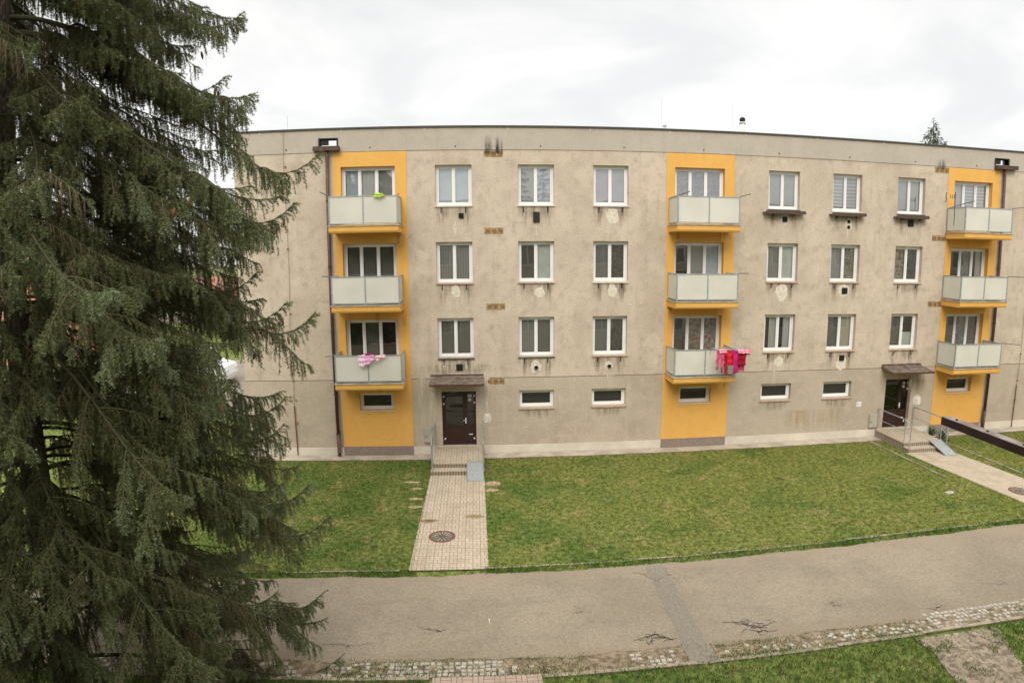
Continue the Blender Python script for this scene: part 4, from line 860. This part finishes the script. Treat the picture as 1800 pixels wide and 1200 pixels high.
def spruce(base, H, envelope, label, cat_group, seed, primaries, dens, sec_step, per_m, nl, nw, matn, detail_dir=None, sec_len=1., hero=(), dead=True, cones=0, trunk_r=.27, name='spruce_tree', lean=(0, 0), zmin=1.6, subs=0, name_kind='tree'):
    rg = np.random.default_rng(seed); bx, by = base; t = thing(name, (bx, by, 0), label, name_kind, cat_group)
    ax = lambda z: np.array([bx+lean[0]*z, by+lean[1]*z, z])
    MB().tube([tuple(ax(z)) for z in np.linspace(-.1, H, 14)], [trunk_r*(1-.93*(z/H))*(1.25 if z < .3 else 1) for z in np.linspace(0, H, 14)], 14).build('trunk', M['bark'], t, True)
    K = 26; prim = []; full = []; s = np.linspace(0, 1, K)
    def curve(z0, L, az, D, wig):
        d = np.array([math.cos(az), math.sin(az)]); pz = z0+L*(.12*s-D*s**2+.55*D*s**4); side = np.array([-d[1], d[0]])*(wig*np.sin(s*3.1)*L)[:, None]
        c = ax(z0); return np.concatenate([c[:2]+d*(L*s)[:, None]+side, pz[:, None]], 1)
    for hx, hy, hz, D in hero:
        D *= 1.35
        L = math.hypot(hx, hy); az = math.atan2(hy, hx); z0 = hz-L*(.12-.45*D); c = curve(z0, L, az, D, 0.); c[:, 2] += .10*L*((s-.78).clip(0)/.22)**2; off = c[-1]-np.array([bx+hx, by+hy, hz]); c = c-off*(s**1.5)[:, None]; prim.append(c); full.append(1.)
    z = zmin; az = 0.
    while z < H-(.6 if nl < .06 else .15):
        for k in range(primaries):
            az += 2.399+rg.normal(0, .15); zz = z+rg.uniform(-.15, .15); L = envelope(zz)*rg.uniform(.72, 1.08)
            f = 1.
            if detail_dir is not None:
                c_ = math.cos(az)*detail_dir[0]+math.sin(az)*detail_dir[1]; f = 1. if c_ > -.62 else .18
                if zz > 15.: f *= .3
            D = np.interp(zz, [0, H*.35, H*.75, H], [1.2, 1.2, .8, .0])*rg.uniform(.8, 1.15); prim.append(curve(zz, L, az, D, rg.normal(0, .05))); full.append(f)
        z += dens*(1+ .3*(z > H*.6))
    if subs:
        for i in range(len(prim)):
            if full[i] < .5: continue
            c = prim[i]; L = np.linalg.norm(c[-1]-c[0]); dh = norm((c[-1]-c[0])*np.array([1, 1, 0]))
            for k in range(subs):
                u = .22+.66*(k+rg.random())/subs; j = int(u*(K-1)); sgn = 1 if k % 2 else -1; an = sgn*rg.uniform(.5, 1.0); l = L*rg.uniform(.26, .42)*(1.15-.75*u)
                d = np.array([dh[0]*math.cos(an)-dh[1]*math.sin(an), dh[0]*math.sin(an)+dh[1]*math.cos(an)]); dz = l*(.08*s-1.0*s**2+.45*s**4)*rg.uniform(.6, 1.25)
                prim.append(np.concatenate([c[j][:2]+d*(l*s)[:, None], (c[j][2]+dz)[:, None]], 1)); full.append(.9)
    P = np.array(prim); full = np.array(full); N = len(P); Ls = np.linalg.norm(P[:, -1]-P[:, 0], axis=1)
    V, F_ = tubes(P, .0075*Ls+.004, np.full(N, .004), 5); nmesh('branches', V, F_, M['limb'], t)
    # secondary branchlets, hanging
    sec = []; stone = []; slen = []; deadsec = []
    for i in range(N):
        n = int(Ls[i]/sec_step*full[i]); 
        if n < 2: continue
        u = np.sort(rg.uniform(.12, .99, n)); j = u*(K-1); j0 = np.floor(j).astype(int).clip(0, K-2); fr = (j-j0)[:, None]; p = P[i][j0]*(1-fr)+P[i][j0+1]*fr; T = norm(P[i][j0+1]-P[i][j0]); side = norm(np.cross(T, [0, 0, 1.]))*np.where(np.arange(n) % 2, 1, -1)[:, None]
        prof = np.interp(u, [0, .3, .6, .85, 1], [.35, .55, .62, .42, .16])*sec_len*rg.uniform(.5, 1.25, n)*(.62+.38*min(1, Ls[i]/4.)); hang = rg.uniform(.55, 1.25, n)*np.interp(u, [0, .85, 1], [1, .95, .2])
        sp = np.interp(u, [0, .75, 1], [1., .75, .35])[:, None]; d0 = norm(T*.55+side*rg.uniform(.25, 1., (n, 1))*sp+np.array([0, 0, -.1])*rg.uniform(0, 2, (n, 1))); KS = 7; q = [p]; d = d0
        for k in range(KS-1):
            w = (hang*.38*(k+.6))[:, None].clip(0, .9); dd = norm(d0*(1-w)+np.array([0, 0, -1.])*w+rg.normal(0, .05, (n, 3))); q.append(q[-1]+dd*(prof/(KS-1))[:, None])
        q = np.stack(q, 1); isd = dead & (u < np.where(P[i][0, 2] < 11, .30, .2)*(Ls[i] > 2.5)) & (rg.random(n) < .72)
        isd |= dead & (rg.random() < .10) & (u < .85) & (rg.random(n) < .9)
        sec.append(q); stone.append(np.clip(.14+.44*u+rg.normal(0, .13)+rg.normal(0, .10, n), 0, 1)); slen.append(prof); deadsec.append(isd)
    S = np.concatenate(sec); st_ = np.concatenate(stone); sl = np.concatenate(slen); dd_ = np.concatenate(deadsec)
    V, F_ = tubes(S, np.full(len(S), .0045)*(1 if nl < .06 else 3), np.full(len(S), .0015), 3); nmesh('branchlets', V, F_, M['deadtwig'], t)
    # tertiary shoots
    live = S[~dd_]; lt = st_[~dd_]; ll = sl[~dd_]; KS = live.shape[1]; nt = np.maximum(2, (ll/(.075 if nl < .06 else .16))).astype(int); idx = np.repeat(np.arange(len(live)), nt); m = len(idx)
    u = rg.uniform(.08, 1., m); j = u*(KS-1); j0 = np.floor(j).astype(int).clip(0, KS-2); fr = (j-j0)[:, None]; p = live[idx, j0]*(1-fr)+live[idx, j0+1]*fr; T = norm(live[idx, j0+1]-live[idx, j0])
    rr = rg.normal(size=(m, 3)); rr[:, 2] *= .5; rr = norm(rr-T*(rr*T).sum(1, keepdims=True)); d = norm(T*.75+rr*.6+np.array([0, 0, -.25])); L3 = rg.uniform(.04, .12, m)*(1 if nl < .06 else 3)*(1.15-.5*u); seg3 = np.stack([p, p+d*L3[:, None]], 1); t3 = np.clip(lt[idx]+.10+.18*u, 0, 1)
    seg2 = np.concatenate([np.stack([live[:, k], live[:, k+1]], 1) for k in range(KS-1)]); t2 = np.tile(lt, KS-1)
    pk = P[full > .5]; a0 = int(K*.72); seg1 = np.concatenate([np.stack([pk[:, k], pk[:, k+1]], 1) for k in range(a0, K-1)]); t1 = np.full(len(seg1), .75)
    V3, n3 = needles_on(seg3, per_m, nl, nw, t3, rg); V2, n2 = needles_on(seg2, per_m*(2.1 if nl < .06 else .8), nl, nw, t2, rg, 1.1); V1, n1 = needles_on(seg1, per_m*1.6, nl*1.15, nw, t1, rg)
    V = np.concatenate([V3, V2, V1]).reshape(-1, 3); tn = np.repeat(np.concatenate([n3, n2, n1]), 3); nmesh('crown', V, np.arange(len(V)).reshape(-1, 3), matn, t, tn)
    if dead:
        ds = S[dd_]; nt = np.maximum(2, (sl[dd_]/.07)).astype(int); idx = np.repeat(np.arange(len(ds)), nt); m = len(idx); u = rg.uniform(.1, 1, m); j = u*(KS-1); j0 = np.floor(j).astype(int).clip(0, KS-2); fr = (j-j0)[:, None]
        p = ds[idx, j0]*(1-fr)+ds[idx, j0+1]*fr; T = norm(ds[idx, j0+1]-ds[idx, j0]); d = norm(T*.7+rg.normal(size=(m, 3))*.5+np.array([0, 0, -.2])); Lx = rg.uniform(.06, .2, m)[:, None]; q = np.stack([p, p+d*Lx*.5+[0, 0, -.005], p+d*Lx+[0, 0, -.02]], 1)
        V, F_ = tubes(q, np.full(m, .0028), np.full(m, .001), 3); nmesh('dry_twigs', V, F_, M['deadtwig'], t)
    if cones:
        proto = None; n = 0; order = [i for i in rg.permutation(len(P)) if P[i][-1, 2] > 6 and full[i] > .5]
        order = list(range(len(hero)))*4+order
        for i in order:
            if n >= cones: break
            j = int(K*rg.uniform(.7, .95)); p = P[i][j]+np.array([rg.uniform(-.1, .1), rg.uniform(-.1, .1), -.10])
            if P[i][-1, 2] < 6: continue
            if proto is None:
                mb = MB(); N1 = 9; 
                for a in range(N1):
                    q = a/(N1-1); rr_ = .021*math.sin(math.pi*(.12+.84*q))**.7*(1+.16*(a % 2))
                    for b in range(9): w = 2*math.pi*(b+.5*(a % 2))/9; mb.v.append((rr_*math.cos(w), rr_*math.sin(w), -.135*q))
                for a in range(N1-1):
                    for b in range(9): c = (b+1) % 9; mb.f.append((a*9+b, a*9+c, (a+1)*9+c, (a+1)*9+b))
                mb.f.append(tuple(range(9))[::-1]); mb.f.append(tuple((N1-1)*9+b for b in range(9)))
                me = bpy.data.meshes.new('cone'); me.from_pydata(mb.v, [], mb.f); me.materials.append(M['cone']); proto = me
            o = bpy.data.objects.new('cone', proto); col.objects.link(o); o.parent = t; o.location = p-np.array(t.location); o.rotation_euler = (rg.uniform(-.3, .3), rg.uniform(-.3, .3), 0); n += 1
    return t

env = lambda z: float(np.interp(z, [0, 2, 9, 11.5, 14, 17, 21], [4.2, 4.5, 4.35, 4.0, 3.3, 2.2, .3]))
TX, TY = -7.45, -13.75
hz = [(3.52, 1.3, 11.79, .55), (3.66, 1.3, 10.36, .7), (3.2, 1.28, 10.71, .5), (4.83, 1.18, 9.4, .9), (4.36, 1.25, 8.59, .8), (3.62, 1.3, 7.44, .75), (4.15, 1.28, 6.96, .7), (4.64, 1.21, 6.78, .95), (4.04, 1.28, 5.35, .8), (4.06, 1.0, 4.95, .8), (4.67, 1.21, 3.2, .85), (4.31, 1.26, 3.75, .8), (4.4, 1.25, 1.64, .5), (4.69, 1.2, .35, .35), (4.0, 0., 2.4, .7), (3.9, -.8, 6.0, .8), (3.6, -.6, 8.8, .8), (4.2, .2, 4.2, .8)]
hz = [(a+.15, b-.15, c, d) for a, b, c, d in hz]
spruce((TX, TY), 21., env, 'large dark green spruce with drooping branches filling the left of the view', None, 11, 5, .37, .033, 125, .036, .0095, M['needle'], detail_dir=(.78, -.1), hero=hz, cones=70, subs=7, lean=(.008, .012))

# conifer tip behind the roof, conifers beyond the facing block (they show in the top panes), one far away
env2 = lambda z: float(np.interp(z, [0, 3, 10, 18], [2.6, 3.2, 2.0, .15]))
def far_spruce(x, y, H, w, label, seed, group=None, zmin=1.5, dz=1/46):
    e = lambda z: w*float(np.interp(z/H, [0, .5, .88, .94, 1], [.9, .75, .30, .15, .01]))
    return spruce((x, y), H, e, label, group, seed, 6, H*dz, .14, 90, .075, .024, M['needle_far'], sec_len=.42, dead=False, trunk_r=H*.012, name='conifer_tree', zmin=zmin)
far_spruce(35.2, 20, 18.3, 4.0, 'conifer top showing above the right part of the roof', 21, zmin=10.5, dz=1/85)
far_spruce(4.2, -43, 19.5, 3.4, 'conifer behind the facing block, mirrored in a top window', 22)
far_spruce(7.6, -46, 17.5, 3.2, 'lower conifer behind the facing block, mirrored in a top window', 23)
far_spruce(-26.0, 42, 8.6, 2.2, 'small dark conifer far away left of the building corner', 24)

def bare_tree(x, y, H, label, seed, group):
    t = thing('bare_tree', (x, y, 0), label, 'tree', group); rg = random.Random(seed); tr = MB(); cr = MB()
    def grow(p, d, L, r, depth):
        pts = [p]; dd = np.array(d)
        for k in range(3): dd = dd+np.array([rg.gauss(0, .12), rg.gauss(0, .12), .07]); dd /= np.linalg.norm(dd); pts.append(pts[-1]+dd*L/3)
        (tr if depth == 0 else cr).tube(pts, [r, r*.9, r*.75, r*.62], 5 if depth < 2 else 3, cap=False)
        if depth >= 5: return
        for k in range(3 if depth else 5):
            a = rg.uniform(0, 6.28); sp = rg.uniform(.35, .8); nd = dd+sp*np.array([math.cos(a), math.sin(a), .1]); nd /= np.linalg.norm(nd); q = pts[-1] if k else pts[2]
            grow(q, nd, L*rg.uniform(.6, .8), r*.55, depth+1)
    grow(np.array([x, y, 0.]), (0, 0, 1.), H*.30, H*.016, 0); tr.build('trunk', M['twig_bare'], t); cr.build('crown', M['twig_bare'], t)
GB = 'bare trees beyond the left end of the building'
bare_tree(-25.2, 34, 12.5, 'leafless tree just left of the building corner, thin twigs against the sky', 1, GB)
bare_tree(-29.5, 40, 14, 'leafless tree seen through the gap in the spruce branches', 2, GB)
bare_tree(-33.5, 37, 12, 'leafless tree farther left, mostly behind the spruce', 3, GB)
# ------------------------------------------------------------------ far left: houses, van, yard
yd = MB().quad((-60, 6, -.018), (-9.5, 6, -.018), (-9.5, 22, -.018), (-60, 22, -.018)); struct('yard', yd, M['asphalt_new'])
def house(name, x0, x1, y0, y1, h, wallc, label, roofc=None, rh=2.5, nwin=5, floors=2):
    b = thing(name, ((x0+x1)/2, (y0+y1)/2, 0), label, 'building'); MB().box(x0, x1, y0, y1, 0, h).build('wall', m_render(name+'_render', wallc, tuple(c*.9 for c in wallc), tuple(c*.8 for c in wallc)), b)
    if roofc: MB().poly([(x0-.4, y0-.4, h+.01), (x1+.4, y0-.4, h+.01), (x1+.4, (y0+y1)/2, h+rh), (x0-.4, (y0+y1)/2, h+rh)]).poly([(x0-.4, y1+.4, h+.01), (x0-.4, (y0+y1)/2, h+rh), (x1+.4, (y0+y1)/2, h+rh), (x1+.4, y1+.4, h+.01)]).poly([(x0-.4, y0-.4, h+.01), (x0-.4, (y0+y1)/2, h+rh), (x0-.4, y1+.4, h+.01)]).poly([(x1+.4, y0-.4, h+.01), (x1+.4, y1+.4, h+.01), (x1+.4, (y0+y1)/2, h+rh)]).build('roof', m_plain(name+'_tiles', roofc, .8, var=.2), b)
    else: MB().box(x0-.2, x1+.2, y0-.2, y1+.2, h, h+.3).build('roof', M['flash'], b)
    for k in range(nwin):
        for f in range(floors):
            wx = x0+(x1-x0)*(k+.5)/nwin; wz = 1.2+f*2.9; w = MB().box(wx-.75, wx+.75, y0-.05, y0, wz, wz+1.4).build('window', M['white'], b); MB().box(wx-.66, wx-.04, y0-.06, y0-.05, wz+.09, wz+1.31).box(wx+.04, wx+.66, y0-.06, y0-.05, wz+.09, wz+1.31).build('pane', M['soot'], w)
house('salmon_house', -58, -30, 20, 30, 8.6, (.62, .30, .20), 'salmon orange apartment house glimpsed through the spruce at far left', nwin=8, floors=3)
house('red_roofed_house', -40, -27, 48, 58, 3.0, (.45, .40, .34), 'low house with a red tiled roof far off beside the building corner', (.27, .11, .075), 2.1, 4, 1)
def van(x, y, rz):
    t = thing('white_van', (x, y, 0), 'white van parked beyond the left corner of the building', 'van'); wm_ = m_plain('white_car_paint', (.78, .79, .80), .25, var=.02)
    prof = [(-2.4, .35), (-2.4, 1.9), (-2.1, 2.05), (.9, 2.05), (1.55, 1.35), (2.35, 1.1), (2.45, .6), (2.4, .35)]
    m = MB(); k = len(prof); m.v = [(x+a, y-.95, z) for a, z in prof]+[(x+a, y+.95, z) for a, z in prof]; m.f = [tuple(range(k)), tuple(range(k, 2*k))[::-1]]+[(i, k+i, k+(i+1) % k, (i+1) % k) for i in range(k)]; m.build('body', wm_, t)
    MB().quad((x+.93, y-.85, 2.0), (x+1.54, y-.85, 1.40), (x+1.54, y+.85, 1.40), (x+.93, y+.85, 2.0)).build('windscreen', M['soot'], t).location = (.012, 0, .012)
    MB().poly([(x+.1, y-.956, 1.9), (x+.1, y-.956, 1.35), (x+1.35, y-.956, 1.35), (x+.85, y-.956, 1.9)]).build('side_window', M['soot'], t)
    for a in (-1.6, 1.65):
        for s in (-1, 1):
            w = MB().tube([(x+a, y+s*.98, .33), (x+a, y+s*.76, .33)], .33, 18).build('wheel', M['soot'], t); MB().tube([(x+a, y+s*.99, .33), (x+a, y+s*.97, .33)], .2, 12).build('rim', M['galv'], w)
    for s in (-1, 1): MB().box(x+2.40, x+2.46, y+s*.75-.15, y+s*.75+.15, .75, .95).build('headlight', M['paper'], t)
van(-17.5, 13.9, 0)

# ------------------------------------------------------------------ sky, sun
w = bpy.data.worlds.new('World'); scene.world = w; w.use_nodes = True; nt = w.node_tree; nt.nodes.clear()
N = nt.nodes.new; Lk = nt.links.new
out = N('ShaderNodeOutputWorld'); bg1 = N('ShaderNodeBackground'); bg2 = N('ShaderNodeBackground'); add = N('ShaderNodeAddShader')
SUN_EL, SUN_AZ = R(40), R(196)     # azimuth clockwise from +Y: high behind the camera, slightly left
sky = N('ShaderNodeTexSky'); sky.sky_type = 'NISHITA'; sky.sun_disc = False; sky.sun_elevation = SUN_EL; sky.sun_rotation = SUN_AZ; Lk(sky.outputs[0], bg1.inputs[0]); bg1.inputs[1].default_value = .012
tc = N('ShaderNodeTexCoord'); sp = N('ShaderNodeSeparateXYZ'); Lk(tc.outputs['Generated'], sp.inputs[0])
def mt(op, a, b=0.):
    n = N('ShaderNodeMath'); n.operation = op
    for i, v in enumerate((a, b)):
        if isinstance(v, (int, float)): n.inputs[i].default_value = v
        else: Lk(v, n.inputs[i])
    return n.outputs[0]
zc = mt('MAXIMUM', sp.outputs[2], 0.); grad = mt('ADD', mt('MULTIPLY', mt('MAXIMUM', mt('SUBTRACT', zc, .38), 0.), 2.1), .60)
den = mt('ADD', zc, .22); cx_ = N('ShaderNodeCombineXYZ'); Lk(mt('DIVIDE', sp.outputs[0], den), cx_.inputs[0]); Lk(mt('DIVIDE', sp.outputs[1], den), cx_.inputs[1])
nz = N('ShaderNodeTexNoise'); Lk(cx_.outputs[0], nz.inputs['Vector']); nz.inputs['Scale'].default_value = 1.5; nz.inputs['Detail'].default_value = 7; nz.inputs['Roughness'].default_value = .52; nz.inputs['Distortion'].default_value = .5
mr = N('ShaderNodeMapRange'); Lk(nz.outputs[0], mr.inputs[0]); mr.inputs[1].default_value = .36; mr.inputs[2].default_value = .66; mr.interpolation_type = 'SMOOTHSTEP'
mxc = N('ShaderNodeMix'); mxc.data_type = 'RGBA'; Lk(mr.outputs[0], mxc.inputs[0]); mxc.inputs[6].default_value = (1.23, 1.225, 1.205, 1); mxc.inputs[7].default_value = (1.49, 1.465, 1.41, 1)
Lk(mxc.outputs[2], bg2.inputs[0]); Lk(grad, bg2.inputs[1]); Lk(bg1.outputs[0], add.inputs[0]); Lk(bg2.outputs[0], add.inputs[1]); Lk(add.outputs[0], out.inputs[0])
sl_ = bpy.data.lights.new('sun', 'SUN'); sl_.energy = 1.7; sl_.angle = R(28); sl_.color = (1., .95, .86); so = bpy.data.objects.new('sun', sl_); col.objects.link(so)
d = Matrix.Rotation(0, 3, 'Z') @ __import__('mathutils').Vector((math.sin(SUN_AZ)*math.cos(SUN_EL), math.cos(SUN_AZ)*math.cos(SUN_EL), math.sin(SUN_EL)))
so.rotation_euler = d.to_track_quat('Z', 'Y').to_euler()
vs_ = scene.view_settings; vs_.view_transform = 'Standard'; vs_.look = 'None'; vs_.exposure = .18; vs_.gamma = 1; vs_.use_curve_mapping = False
scene.render.engine = 'CYCLES'; scene.cycles.use_denoising = True; scene.cycles.max_bounces = 8; scene.cycles.transparent_max_bounces = 16; scene.cycles.caustics_reflective = False; scene.cycles.caustics_refractive = False
